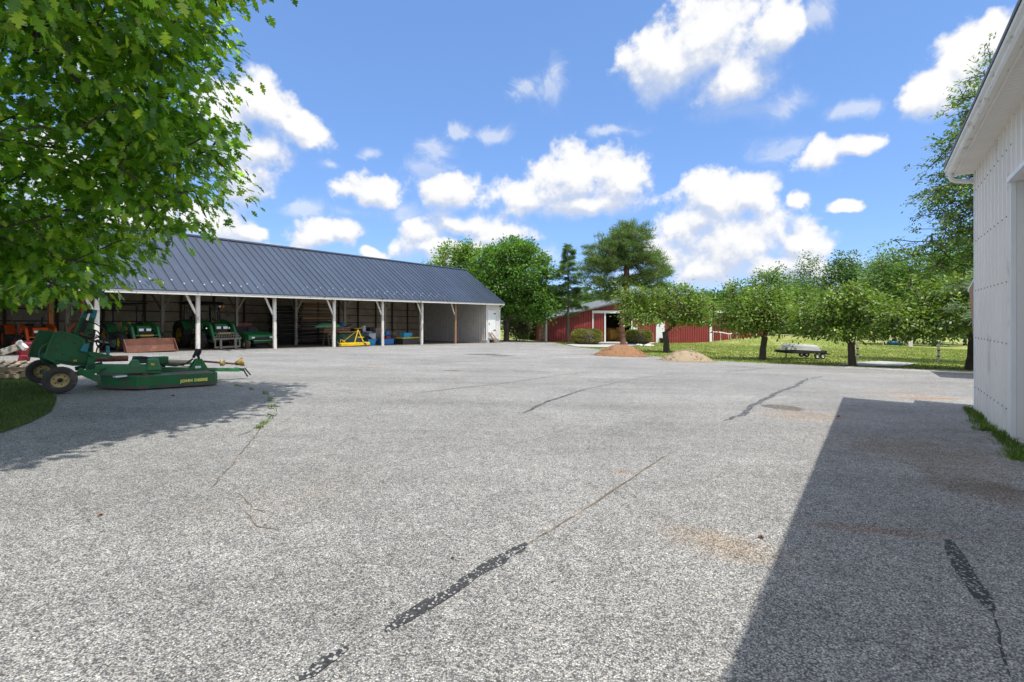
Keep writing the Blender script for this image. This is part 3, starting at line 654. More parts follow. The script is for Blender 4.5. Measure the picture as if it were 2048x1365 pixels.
# soffit with grooves, fascia, gutter
sf = MB(); x = XN
while x < 0.02: sf.box2((x, -0.04, ZS), (x + 0.092, 0.268, ZS + 0.02 + 0.002 * (int(round(x * 10)) % 2))); x += 0.1
sf.box2((XN, 0.0, ZS + 0.012), (0.06, 0.268, ZS + 0.03)); sf.build('soffit', MT['soffit'], wb)
fa = MB(); fa.box2((XN, 0.268, ZS-0.02), (0.08, 0.285, ZS+0.17)); fa.build('fascia', MT['soffit'], wb)
gu = MB(); prof = [(0.287, ZS+0.02), (0.352, ZS+0.02), (0.372, ZS+0.05), (0.378, ZS+0.085), (0.405, ZS+0.115), (0.412, ZS+0.15), (0.400, ZS+0.15), (0.392, ZS+0.12), (0.366, ZS+0.09), (0.358, ZS+0.055), (0.346, ZS+0.03), (0.287, ZS+0.03)]
gu.prism([(XN, y, z) for y, z in prof], (0.10 - XN, 0, 0)); gu.box2((0.101, 0.287, ZS+0.018), (0.108, 0.40, ZS+0.15))
gut = gu.build('gutter', MT['gutter'], wb)
dn = MB(); dn.tube([(-0.02, 0.335, ZS+0.02), (-0.02, 0.335, ZS-0.05), (-0.01, 0.31, ZS-0.10), (0.0, 0.25, ZS-0.125), (0.0, 0.08, ZS-0.165), (0.0, 0.035, ZS-0.17), (0.05, -0.02, ZS-0.18)], 0.042, 10); dn.build('downspout', MT['gutter'], gut)
PB = 0.36; YR = -5.6
ro = MB()
for (ya, yb, za, zb_) in ((0.42, YR, ZS+0.165, ZS+0.165+PB*(0.42-YR)), (YR, 2*YR-0.42, ZS+0.165+PB*(0.42-YR), ZS+0.165)):
    ro.prism([(XN, ya, za), (XN, yb, zb_), (XN, yb, zb_+0.05), (XN, ya, za+0.05)], (0.18 - XN, 0, 0))
ro.build('roof', MT['red_roof'], wb)
ga = MB(); ga.prism([(0, -0.041, -0.9), (0, 2*YR, -0.9), (0, 2*YR, ZS), (0, YR, ZS+0.16-PB*YR), (0, -0.041, ZS)], (-0.05, 0, 0)); ga.build('gable_wall', MT['barn_white'], wb)
# boarded hood on the gable, just showing past the corner
ho = MB()
ho.prism([(0.02, -0.03, 0.85), (0.20, -0.03, 0.85), (0.90, -0.03, 2.02), (0.02, -0.03, 2.24)], (0, -1.3, 0)); ho.build('hood', MT['ply'], wb)
hr = MB(); hr.prism([(0.0, -0.02, 2.255), (1.0, -0.02, 2.01), (1.0, -0.02, 2.05), (0.0, -0.02, 2.295)], (0, -1.35, 0)); hr.build('hood_roof', MT['white_trim'], wb)
# low annex behind, which throws the far shadow
wg = MB(); wg.box2((9.4, -8.5, -1.3), (12.3, -1.75, 2.6)); wg.build('annex_wall', MT['barn_white'], wb)
wr = MB(); wr.prism([(9.2, -1.40, 2.6), (9.2, -5.1, 3.3), (9.2, -8.8, 2.6), (9.2, -8.8, 2.68), (9.2, -5.1, 3.38), (9.2, -1.40, 2.68)], (3.3, 0, 0)); wr.build('annex_roof', MT['red_roof'], wb)

# ================================================================== RED BARN
bx0, by0 = 3.87, 54.0; bx1, by1 = 23.9, 57.2
bd = Vector((bx1 - bx0, by1 - by0, 0)); BL = bd.length; bd.normalize(); bb = (-bd.y, bd.x)
RB = Line(bx0, by0, (bd.x, bd.y), bb)
barn = thing('red_barn', 'low red ribbed-metal barn behind the trees with white trim and open hay doorway', 'barn', (bx0, by0, 0), math.atan2(bd.y, bd.x))
zl = RB.loc(1092, 641, 0).z; PK = RB.loc(1285, 596, 0); zr = RB.loc(1423, 622, 0).z
def btop(t): return zl + (PK.z - zl) * t / PK.x if t < PK.x else PK.z + (zr - PK.z) * (t - PK.x) / (BL - PK.x)
d0 = RB.loc(1211, 624, 0).x; d1 = RB.loc(1262, 624, 0).x; dz = RB.loc(1236, 627, 0).z
rbw = MB()
def seg(t0, t1, z0, top):
    L = t1 - t0; ribbed(rbw, (t1, 0, 0), (-1, 0, 0), (0, -1, 0), L, z0, 0, L / max(1, round(L / 0.30)), 0.05, lambda q: top(t1 - q))
seg(0, d0, -2.6, btop); seg(d1, BL, -2.6, btop); seg(d0, d1, dz, btop)
rbw.box2((-0.02, 0, -2.6), (0.03, 17, zl)); rbw.box2((BL-0.03, 0, -2.6), (BL+0.02, 17, zr)); rbw.box2((0, 16.95, -2.6), (BL, 17, zl))
bwall = rbw.build('wall', MT['red'], barn, norm=False)
br = MB(); br.prism([(-0.5, -0.45, btop(0)-0.1), (PK.x, -0.45, PK.z+0.08), (BL+0.3, -0.45, zr+0.05), (BL+0.3, -0.45, zr+0.2), (PK.x, -0.45, PK.z+0.26), (-0.5, -0.45, btop(0)+0.06)], (0, 17.8, 0)); br.build('roof', MT['red_roof'], barn)
boxes('corner_trim', MT['white_trim'], barn, [((-0.08, -0.09, -2.4), (0.12, -0.055, zl)), ((BL-0.16, -0.09, -2.6), (BL+0.14, -0.055, zr))])
dh = MB(); t0 = RB.loc(1184, 640, -0.1).x; dh.box2((t0, -0.16, dz), (d1+2.2, -0.06, dz+0.30)); dh.build('door_track', MT['white_trim'], barn)
boxes('door_post', MT['white_trim'], barn, [((d0-0.17, -0.1, -2.6), (d0, -0.055, dz)), ((d1, -0.1, -2.6), (d1+0.15, -0.055, dz)), ((t0+0.05, -0.1, -2.6), (t0+0.18, -0.055, dz))])
wd0 = RB.loc(1312, 640, -0.1).x; wd1 = RB.loc(1329, 640, -0.1).x
wd = MB(); wd.box2((wd0, -0.12, -2.6), (wd1, -0.055, dz-0.9)); wd.build('door', MT['white_trim'], barn)
nt_ = MB(); q = RB.loc(1255, 658, -0.14); nt_.box2((d1+0.25, -0.075, q.z-0.2), (d1+0.75, -0.056, q.z+0.2)); nt_.build('notice', MT['white_trim'], barn)
# lean-to on the right
an = MB(); aL = 9.5
A0 = BL + 0.15
an_top = lambda t: zr - 0.1 - 0.02 * t
ribbed(an, (A0 + aL, 2.6, 0), (-1, 0, 0), (0, -1, 0), aL, -2.4, 0, 0.30, 0.05, lambda q: an_top(aL - q)); an.box2((A0+aL-0.03, 2.6, -2.4), (A0+aL, 14, an_top(aL))); an.build('annex_wall', MT['red'], barn, norm=False)
ar = MB(); ar.prism([(A0, 2.1, zr-0.1), (A0, 2.1, zr-0.02), (A0, 14, zr+0.5), (A0, 14, zr+0.4)], (aL+0.4, 0, -0.2)); ar.build('annex_roof', MT['red_roof'], barn)
ag = MB(); ag.bar((A0, 2.0, zr-0.08), (A0+aL+0.4, 2.0, zr-0.28), 0.14, 0.16); ag.tube([(A0+aL+0.1, 2.0, zr-0.3), (A0+aL+0.05, 2.5, zr-0.75), (A0+aL+0.05, 2.53, -1.6)], 0.06, 8); ag.tube([(A0+0.3, 2.5, zr-0.2), (A0+0.3, 2.53, -2.2)], 0.07, 8); ag.build('gutter', MT['white_trim'], barn)
# inside of the doorway: hay bale and dim back wall
iw = MB(); iw.box2((d0-3, 7.0, -2.6), (d1+3, 7.05, 2.2)); iw.build('partition', MT['dark_wood'], barn)
for k, (px, r) in enumerate(((1222, 0.85), (1240, 0.9))):
    q = RB.loc(px, 670, 3.2); X, Y = RB.w(q.x, 3.2)
    hb_ = MB(); hb_.lathe([(0, -0.7), (r-0.08, -0.7), (r, -0.62), (r, 0.62), (r-0.08, 0.7), (0, 0.7)], (0, 0, r), (1, 0.2, 0), 28)
    o = hb_.build('hay_bale', MT['hay']); o.location = (X, Y, G(X, Y) - 0.02); o.rotation_euler = (0, 0, 0.3 + 0.5 * k)
    tag(o, 'golden round hay bale in the left half of the red barn doorway' if k == 0 else 'golden round hay bale in the red barn doorway nearest the pine trunk', 'hay bale', 'hay bales in the barn doorway')

# ================================================================== VEGETATION
LEAF4 = np.array([(0,0,0),(0.45,0.30,0.05),(1,0,0),(0.5,-0.30,0.05)], float)
LEAF6 = np.array([(0,0,0),(0.25,0.22,0.03),(0.6,0.25,0.05),(1,0,-0.04),(0.6,-0.25,0.05),(0.25,-0.22,0.03)], float)
NEEDLE = np.array([(0,0.02,0),(1,0.012,0),(1,-0.012,0),(0,-0.02,0)], float)
half = [(0,0.012),(0.10,0.02),(0.20,0.19),(0.27,0.05),(0.38,0.34),(0.44,0.20),(0.50,0.36),(0.53,0.09),(0.66,0.30),(0.72,0.18),(0.78,0.24),(0.80,0.07),(0.90,0.09)]
OAKLEAF = np.array([(x, y, 0.10 * y + (-0.10) * x * x) for x, y in half] + [(1.0, 0, -0.10)] + [(x, -y, 0.10 * y - 0.10 * x * x) for x, y in half[::-1]], float)
def unit(a): return a / np.maximum(np.linalg.norm(a, axis=1, keepdims=True), 1e-9)
def leaves_mesh(name, pos, size, direc, normal, shape, mat, parent):
    n = len(pos); k = len(shape)
    d = unit(direc); nr = normal - d * np.sum(normal * d, 1, keepdims=True); nr = unit(nr); sd = np.cross(nr, d)
    V = pos[:, None, :] + size[:, None, None] * (shape[None, :, 0, None] * d[:, None, :] + shape[None, :, 1, None] * sd[:, None, :] + shape[None, :, 2, None] * nr[:, None, :])
    me = bpy.data.meshes.new(name); me.vertices.add(n * k); me.vertices.foreach_set('co', V.reshape(-1).astype(np.float32))
    me.loops.add(n * k); me.loops.foreach_set('vertex_index', np.arange(n * k, dtype=np.int32))
    me.polygons.add(n); me.polygons.foreach_set('loop_start', np.arange(0, n * k, k, dtype=np.int32))
    try: me.polygons.foreach_set('loop_total', np.full(n, k, dtype=np.int32))
    except Exception: pass
    me.materials.append(mat); me.update(); me.validate()
    o = bpy.data.objects.new(name, me); COL.objects.link(o)
    if parent is not None: o.parent = parent
    return o
def in_lobes(rng, lobes, n, shell=0.55):
    "points in a union of ellipsoids (cx,cy,cz,rx,ry,rz[,weight]), thicker towards the outside"
    L = np.array([(l + (1.0,))[:7] if len(l) < 7 else l for l in lobes], float)
    wt = L[:, 3] * L[:, 4] * L[:, 5]; wt = wt ** 0.75 * L[:, 6]; wt /= wt.sum()
    idx = rng.choice(len(L), n, p=wt); u = unit(rng.normal(size=(n, 3)))
    r = (shell + (1 - shell) * rng.random(n)) * (0.9 + 0.18 * rng.random(n)); r = np.where(rng.random(n) < 0.14, r * rng.random(n), r)
    return L[idx, :3] + u * r[:, None] * L[idx, 3:6], u
def branches(rng, trunk, r0, targets, r_tip, mat, parent, name='trunk', droop=0.0, zmin=None, n_side=6, pen=0.7, start=None):
    "trunk polyline plus limbs grown to each target from the nearest wood"
    P = []; par = []
    tp = [np.array(p, float) for p in trunk]
    P.append(tp[0]); par.append(-1)
    for a, b in zip(tp, tp[1:]):
        m = max(1, int(np.linalg.norm(b - a) / 0.4))
        for i in range(1, m + 1): P.append(a + (b - a) * i / m); par.append(len(P) - 2)
    nt0 = len(P); zmin = tp[0][2] + 0.5 * (tp[-1][2] - tp[0][2]) if zmin is None else zmin
    top = tp[-1]; order = np.argsort(np.linalg.norm(targets - top, axis=1))
    cap = nt0 + len(targets) * 5 + 5; A = np.full((cap, 3), 1e6); A[:nt0] = P; ok = np.zeros(cap, bool); ok[:nt0] = A[:nt0, 2] >= zmin
    for i in order:
        t = targets[i]; n = len(P); dv = A[:n] - t
        cost = np.linalg.norm(dv, axis=1) + pen * np.maximum(0, dv[:, 2]); cost[~ok[:n]] = 1e9
        j = int(np.argmin(cost)); a = A[j]; L = np.linalg.norm(t - a); m = min(4, max(1, int(L / 0.7)))
        up = np.array([0, 0, 1.0]) * L * (0.10 - droop); prev = j
        for q in range(1, m + 1):
            s = q / m; p = a + (t - a) * s + up * math.sin(math.pi * s) + (rng.normal(size=3) * 0.05 * L * (q < m))
            P.append(p); par.append(prev); A[len(P) - 1] = p; ok[len(P) - 1] = True; prev = len(P) - 1
    n = len(P); cnt = np.ones(n)
    for i in range(n - 1, 0, -1): cnt[par[i]] += cnt[i] * 0.55
    rad = r_tip * cnt ** 0.62; sc = r0 / rad[0]
    rad = np.minimum(np.where(np.arange(n) < nt0, rad * sc, rad * (sc if sc < 1 else min(sc, 1.6))), r0)
    hl = np.array([np.linalg.norm(P[i] - P[0]) for i in range(nt0)]); 
    for i in range(nt0): rad[i] = max(rad[i], r0 * (1 - 0.55 * hl[i] / max(hl[-1], .01))) if zmin > P[i][2] else rad[i]
    rad[0] *= 1.25
    mb = MB(); an = [(math.cos(2*math.pi*k/n_side), math.sin(2*math.pi*k/n_side)) for k in range(n_side)]
    for i in range(1, n):
        a = Vector(P[par[i]]); b = Vector(P[i]); d = b - a
        if d.length < 1e-5: continue
        d.normalize(); ref = Vector((0, 0, 1)) if abs(d.z) < 0.9 else Vector((1, 0, 0)); x = d.cross(ref).normalized(); y = x.cross(d)
        ra = min(rad[par[i]], rad[i] * 1.35); rb_ = rad[i]
        if i < nt0: ra = rad[par[i]]
        vs = [a + (x*c + y*s) * ra for c, s in an] + [b + d * rb_ * 0.35 + (x*c + y*s) * rb_ for c, s in an]
        mb.add(vs, [(k, (k+1) % n_side, n_side + (k+1) % n_side, n_side + k) for k in range(n_side)], True)
    return mb.build(name, mat, parent, norm=False), np.array(P[nt0:])
def broadleaf(name, label, cat, base, h_trunk, lobes, r0, n_cl, per, lsize, mat, bark, seed, group=None, spread=0.35, shape=LEAF4, shell=0.55, lean=(0, 0), droop=0.0, upb=0.7, hang=0.2, zmin=None, pen=0.7):
    rng = np.random.default_rng(seed); x, y = base; z = G(x, y)
    root = thing(name, label, cat, (x, y, z - 0.05), 0, group)
    C, U = in_lobes(rng, lobes, n_cl, shell)
    tr = [(0, 0, 0), (lean[0]*0.3 + rng.normal()*0.03, lean[1]*0.3, h_trunk*0.5), (lean[0], lean[1], h_trunk)]
    br_, tips = branches(rng, tr, r0, C, 0.012 * max(1, r0 / 0.15), bark, root, droop=droop, zmin=zmin, pen=pen)
    k = rng.poisson(per, n_cl); idx = np.repeat(np.arange(n_cl), k); n = len(idx)
    sp_ = spread * (0.6 + 0.8 * rng.random(n_cl))
    off = rng.normal(size=(n, 3)) * np.array([1, 1, 0.62]) * sp_[idx, None]
    pos = C[idx] + off
    dr = unit(off + 0.25 * rng.normal(size=(n, 3)) + U[idx] * 0.35) + np.array([0, 0, -hang])
    nr = rng.normal(size=(n, 3)) * 0.42 + np.array([0, 0, upb * 0.8]) + U[idx] * 0.30 + unit(off) * 0.7
    leaves_mesh('crown', pos, lsize * (0.65 + 0.7 * rng.random(n)), dr, nr, shape, mat, root)
    return root
L_OAK = leafmat('oak_leaf', [(0, (0.050,0.125,0.016)), (0.35, (0.105,0.24,0.026)), (0.8, (0.22,0.40,0.045)), (1, (0.42,0.52,0.09))], 0.46, 0.34, 0.7, (2.3,2.2,0.4))
L_MAPLE = leafmat('maple_leaf', [(0, (0.085,0.160,0.022)), (0.5, (0.142,0.255,0.034)), (1, (0.246,0.358,0.056))], 0.35, 0.5, 0.35)
L_MAPLE2 = leafmat('deep_maple_leaf', [(0, (0.066,0.151,0.026)), (0.5, (0.109,0.235,0.038)), (1, (0.189,0.320,0.056))], 0.32, 0.5, 0.35)
L_CHERRY = leafmat('cherry_leaf', [(0, (0.075,0.145,0.024)), (0.45, (0.135,0.225,0.034)), (0.9, (0.225,0.31,0.05)), (1, (0.33,0.33,0.07))], 0.36, 0.45, 0.45)
L_DARK = leafmat('dark_leaf', [(0, (0.046,0.104,0.026)), (0.5, (0.079,0.166,0.038)), (1, (0.151,0.246,0.056))], 0.3, 0.55, 0.3)
L_MID = leafmat('mid_leaf', [(0, (0.068,0.142,0.030)), (0.5, (0.117,0.211,0.046)), (1, (0.189,0.293,0.066))], 0.32, 0.55, 0.3)
L_PALE = leafmat('pale_leaf', [(0, (0.104,0.179,0.056)), (0.5, (0.160,0.255,0.085)), (1, (0.246,0.339,0.113))], 0.32, 0.55, 0.3)
L_PINE = leafmat('pine_needle', [(0, (0.075,0.135,0.04)), (0.6, (0.125,0.21,0.06)), (1, (0.22,0.30,0.09))], 0.3, 0.6, 0.3)
L_PINE2 = leafmat('open_pine_needle', [(0, (0.08,0.15,0.055)), (0.6, (0.13,0.22,0.08)), (1, (0.2,0.29,0.11))], 0.3, 0.6, 0.3)
L_SPRUCE = leafmat('blue_spruce_needle', [(0, (0.15,0.24,0.14)), (0.6, (0.24,0.34,0.21)), (1, (0.36,0.44,0.28))], 0.3, 0.6, 0.3)
L_LOCUST = leafmat('feathery_leaf', [(0, (0.07,0.14,0.042)), (0.5, (0.12,0.205,0.055)), (0.9, (0.2,0.28,0.07)), (1, (0.38,0.33,0.09))], 0.38, 0.5, 0.4)
L_HEDGE = leafmat('hedge_leaf', [(0, (0.094,0.144,0.027)), (0.45, (0.169,0.220,0.034)), (0.8, (0.287,0.254,0.051)), (1, (0.406,0.203,0.051))], 0.25, 0.5, 0.35)
L_DRY = leafmat('grey_twig_leaf', [(0, (0.13,0.12,0.075)), (0.5, (0.18,0.17,0.11)), (1, (0.12,0.15,0.06))], 0.2, 0.8, 0.2)
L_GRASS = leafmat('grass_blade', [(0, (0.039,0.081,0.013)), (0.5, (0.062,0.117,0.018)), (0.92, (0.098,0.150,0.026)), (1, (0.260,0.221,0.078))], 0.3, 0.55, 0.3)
L_WEED = leafmat('weed_blade', [(0, (0.05,0.11,0.015)), (0.5, (0.08,0.155,0.022)), (0.85, (0.13,0.20,0.04)), (1, (0.35,0.30,0.12))], 0.35, 0.55, 0.3)
L_LAWN = leafmat('lawn_blade', [(0, (0.101,0.169,0.030)), (0.5, (0.169,0.237,0.051)), (0.85, (0.287,0.304,0.101)), (1, (0.439,0.372,0.152))], 0.3, 0.6, 0.2)

# ---- the oak at the left edge
def oak():
    rng = np.random.default_rng(11); bx, by = -9.0, 4.8; z0 = G(bx, by)
    root = thing('oak_tree', 'big oak close by at the left edge with lobed glossy leaves', 'tree', (bx, by, z0 - 0.05))
    lobes = [(0.2,0.4,7.4,4.6,5.0,3.6), (2.5,3.4,6.2,1.95,2.7,2.3,1.3), (1.6,4.4,4.4,2.2,1.8,1.5,1.7), (-0.8,4.4,2.9,3.0,2.2,1.15,2.0), (-3.6,4.6,3.1,2.6,2.2,1.4,1.5), (3.1,0.0,6.4,2.4,2.6,1.8), (4.0,-1.7,7.4,1.8,2.0,1.4,4.5), (4.6,0.7,7.9,1.7,2.2,1.5,4.8), (4.4,2.5,8.2,1.9,2.2,1.5,4.5), (0.0,2.4,4.0,2.6,2.4,1.2)]
    C, U = in_lobes(rng, lobes, 5000, 0.42)
    A = C + np.array([bx, by, z0 - CZ]); d = np.linalg.norm(A, axis=1); yy = np.maximum(A[:, 1], 0.3); u = A[:, 0] / yy; v = A[:, 2] / yy
    # outline of the crown as surveyed (slope v -> furthest bearing u); above v=0.70 it is free to spread
    lim = np.interp(v, [-0.02, 0.03, 0.08, 0.12, 0.165, 0.215, 0.31, 0.39, 0.46, 0.53, 0.60, 0.70], [-1.2, -0.93, -0.80, -0.745, -0.71, -0.60, -0.59, -0.575, -0.61, -0.605, -0.59, -0.575]) + 0.03 * np.sin(v * 41 + 1) * np.sin(v * 23) + 0.022 * rng.normal(size=len(C)) - 0.03
    ok = (d > 3.4) & ((v > 0.78) | (u < lim)); C = C[ok]; U = U[ok]
    br_, tips = branches(rng, [(0,0,0),(0.1,0.05,1.6),(0.05,0.1,3.4),(0.2,0.3,6.4)], 0.36, C[rng.random(len(C)) < 0.30], 0.007, MT['oak_bark'], root, zmin=1.7, droop=0.06, pen=0.35)
    n_cl = len(C); k = rng.poisson(15, n_cl); idx = np.repeat(np.arange(n_cl), k); n = len(idx)
    off = np.clip(rng.normal(size=(n, 3)), -1.9, 1.9) * np.array([1, 1, 0.36]) * 0.29; off[:, 2] -= 0.5 * np.sum(off[:, :2] ** 2, 1)
    pos = C[idx] + off
    dr = unit(off + 0.35 * rng.normal(size=(n, 3)) + U[idx] * 0.5) + np.array([0, 0, -0.45])
    nr = rng.normal(size=(n, 3)) * 0.36 + np.array([0, 0, 0.9]) + U[idx] * 0.35
    leaves_mesh('crown', pos, 0.20 * (0.55 + 0.75 * rng.random(n)), dr, nr, OAKLEAF, L_OAK, root)
oak()

# ---- maples behind the far end of the shed
broadleaf('maple_tree', 'full rounded bright green maple with dark trunk just past the shed end', 'tree', (-0.6, 50.5), 3.2,
          [(0.9,0.5,7.2,4.1,4.0,3.7),(-1.6,0.5,6.0,3.2,3.4,3.0),(2.2,0,4.6,2.9,3.0,2.2),(0.5,0,9.3,2.4,2.4,1.8),(3.4,-0.5,3.4,1.8,2,1.2)], 0.33, 560, 62, 0.27, L_MAPLE2, MT['bark'], 21, spread=0.40, shell=0.7)
broadleaf('maple_tree', 'looser yellow-green maple with thin bare-topped crown rising behind the shed roof', 'tree', (-6.0, 57.0), 4.0,
          [(0,0,8.0,4.6,4.0,3.0),(-2.6,0,7.4,3.0,3.0,2.0),(2.4,0,9.2,2.6,3,2.0),(-0.6,0,10.3,2.4,2.4,1.3),(1.0,0,5.8,4.6,3,2.6),(-4.6,0,6.6,2.0,2,1.5)], 0.36, 420, 56, 0.27, L_MAPLE, MT['bark'], 22, spread=0.42, shell=0.6)
# ---- far shrubs between shed and red barn
def shrub(name, label, X, Y, rx, ry, h, n, ls, mat, seed, group=None, cat='shrub', box=False):
    rng = np.random.default_rng(seed); root = thing(name, label, cat, (X, Y, G(X, Y)), 0, group)
    if box:      # clipped: leaves on a rounded, flat-sided surface
        u = unit(rng.normal(size=(n, 3))); u[:, 2] = np.abs(u[:, 2]) * np.where(rng.random(n) < 0.25, -0.6, 1)
        p = np.sign(u) * np.abs(u) ** 0.62; p *= (0.93 + 0.10 * rng.random((n, 1)))
        bump = 1 + 0.05 * np.sin(p[:, :1] * 7 + 1) * np.cos(p[:, 1:2] * 6)
        pos = p * bump * np.array([rx, ry, h * 0.52]) + np.array([0, 0, h * 0.5]); pos[:, 2] = np.maximum(pos[:, 2], 0.03)
        core = MB(); core.lathe([(0, 0.02), (0.78, 0.05), (0.86, 0.3), (0.84, 0.75), (0.6, 0.9), (0, 0.93)], (0, 0, 0), (0, 0, 1), 20); core.v = [(a*rx, b*ry, c*h) for a, b, c in core.v]
        core.build('stems', MT['bark'], root)
        leaves_mesh('foliage', pos, ls * (0.6 + 0.8 * rng.random(n)), u + rng.normal(size=(n, 3)) * 0.7, u + rng.normal(size=(n, 3)) * 0.5 + np.array([0, 0, .4]), LEAF6, mat, root)
    else:
        C, U = in_lobes(rng, [(0, 0, h*0.5, rx, ry, h*0.52), (rx*0.3, 0, h*0.62, rx*0.6, ry*0.7, h*0.42), (-rx*0.4, 0, h*0.4, rx*0.6, ry*0.7, h*0.42)], max(20, n // 40), 0.5)
        C[:, 2] = np.maximum(C[:, 2], 0.12)
        branches(rng, [(0,0,-0.05),(0,0,0.25)], 0.06, C, 0.01, MT['bark'], root, name='stems', zmin=0)
        idx = np.repeat(np.arange(len(C)), 40); m = len(idx); off = rng.normal(size=(m, 3)) * 0.28
        leaves_mesh('foliage', np.maximum(C[idx] + off, [-1e9, -1e9, 0.03]), ls * (0.6 + 0.8 * rng.random(m)), off + rng.normal(size=(m, 3)) * 0.2, rng.normal(size=(m, 3)) * 0.6 + np.array([0, 0, .6]), LEAF4, mat, root)
    return root
shrub('shrub', 'tall greyish twiggy hedge bush beyond the shed door', 0.55, 55.5, 1.75, 1.3, 3.3, 5200, 0.16, L_DRY, 31)
shrub('shrub', 'dense dark green bush left of the red barn', 3.0, 60.5, 1.7, 1.5, 3.5, 4200, 0.26, L_DARK, 32)
shrub('shrub', 'low green bush under the maple between hedge and barn', 1.9, 63.0, 1.6, 1.3, 2.6, 2600, 0.26, L_MID, 33)
X, Y = gpx(1176, 689.3); shrub('clipped_bush', 'clipped rounded bush left of the barn doorway, orange-tipped', X, Y + 0.7, 1.45, 1.3, 1.42, 11000, 0.085, L_HEDGE, 34, 'clipped bushes by the barn door', 'bush', True)
X, Y = gpx(1280, 688.6); shrub('clipped_bush', 'clipped rounded bush right of the barn doorway and pine trunk', X, Y + 0.7, 1.42, 1.3, 1.42, 11000, 0.085, L_HEDGE, 35, 'clipped bushes by the barn door', 'bush', True)

# ---- pines by the barn door
def pine():
    rng = np.random.default_rng(41); X, Y = gpx(1247, 690); z = G(X, Y)
    root = thing('pine_tree', 'tall spreading Scots pine with reddish limbs in front of the red barn doorway', 'tree', (X, Y, z - 0.05))
    lobes = [(0.5,0,10.2,3.0,2.8,1.3),(-0.8,0.3,9.0,3.4,3.0,1.3),(2.2,0,8.4,2.4,2.4,1.2),(-2.4,0,7.6,2.1,2.2,1.0),(2.7,0,6.8,1.9,2.0,1.0),(0.6,0,11.2,1.8,1.7,0.9),(-0.6,0.5,7.9,2.4,2.2,0.9),(3.2,0,5.5,1.5,1.6,0.8),(-2.2,0,6.1,2.0,1.9,0.8),(0.9,0.6,6.2,2.4,2.0,0.8),(2.4,0.2,4.6,1.7,1.5,0.6),(-1.4,0.4,4.9,1.6,1.5,0.6),(4.0,0,7.4,0.9,1.0,0.6)]
    C, U = in_lobes(rng, lobes, 900, 0.35)
    branches(rng, [(0,0,0),(-0.15,0,1.6),(-0.1,0,3.2),(0.25,0,5.2),(0.35,0.1,8.2)], 0.27, C, 0.016, MT['pine_bark'], root, zmin=2.6, pen=0.4, droop=-0.03)
    per = 60; idx = np.repeat(np.arange(len(C)), per); n = len(idx)
    dr = unit(rng.normal(size=(n, 3)) + U[idx] * 0.6 + np.array([0, 0, 0.45])); pos = C[idx] + rng.normal(size=(n, 3)) * np.array([0.24, 0.24, 0.10])
    sh = NEEDLE * np.array([1, 2.4, 1])
    leaves_mesh('crown', pos, 0.30 * (0.7 + 0.6 * rng.random(n)), dr, rng.normal(size=(n, 3)), sh, L_PINE, root)
pine()
def conifer(name, label, X, Y, h, rmax, z_lo, seed, mat, n_br, droop, per=26, trunk_r=0.13, one_sided=None, nl=0.22, group=None, ragged=0.35, az_only=None, gap=0.0):
    rng = np.random.default_rng(seed); root = thing(name, label, 'tree', (X, Y, G(X, Y) - 0.05), 0, group)
    mb = MB(); mb.tube([(0,0,0),(0.03,0,h*0.5),(0,0.02,h)], [trunk_r, trunk_r*0.6, 0.02], 8)
    P = []; D = []
    for i in range(n_br):
        f = (i + rng.random()) / n_br; zz = z_lo + (h - z_lo) * f
        if rng.random() < gap: continue
        L = rmax * (1 - f) ** 0.75 * (1 - ragged * rng.random()) + 0.15; a = rng.random() * 2 * math.pi
        dx, dy = math.cos(a), math.sin(a); pts = []
        for q in range(6):
            s = q / 5; pts.append((dx*L*s, dy*L*s, zz + L * (0.12 * s - droop * s * s)))
        mb.tube(pts, [0.035*(1-0.8*q/5)*(0.5+L/rmax) for q in range(6)], 4, caps=False)
        m = int(per * (0.4 + L)); s = 0.15 + 0.85 * rng.random(m) ** 0.7
        base = np.array(pts); ip = s * 5; i0 = np.minimum(ip.astype(int), 4); fr = (ip - i0)[:, None]
        c = base[i0] * (1 - fr) + base[i0 + 1] * fr
        side = rng.normal(size=m) * 0.30 * L * (1.05 - s)
        c = c + np.stack([-dy * side, dx * side, -np.abs(rng.normal(size=m)) * 0.10 - 0.06 * np.abs(side)], 1)
        P.append(c); D.append(np.stack([dx - dy * np.sign(side) * 0.9, dy + dx * np.sign(side) * 0.9, np.full(m, -0.25)], 1))
    mb.build('trunk', MT['grey_bark'], root, norm=False)
    P = np.concatenate(P); D = np.concatenate(D); idx = np.repeat(np.arange(len(P)), 7); n = len(idx)
    leaves_mesh('crown', P[idx] + rng.normal(size=(n, 3)) * 0.07, nl * (0.7 + 0.6 * rng.random(n)), unit(D[idx]) + rng.normal(size=(n, 3)) * 0.45, rng.normal(size=(n, 3)) * 0.5 + np.array([0, 0, 0.8]), NEEDLE * np.array([1, 2.6, 1]), mat, root)
    return root
conifer('pine_tree', 'thin ragged pine with bare lower trunk against the left of the red barn', 6.0, 51.0, 10.6, 3.9, 3.0, 43, L_PINE2, 80, 0.08, per=22, trunk_r=0.17, nl=0.34, ragged=0.75, gap=0.2)
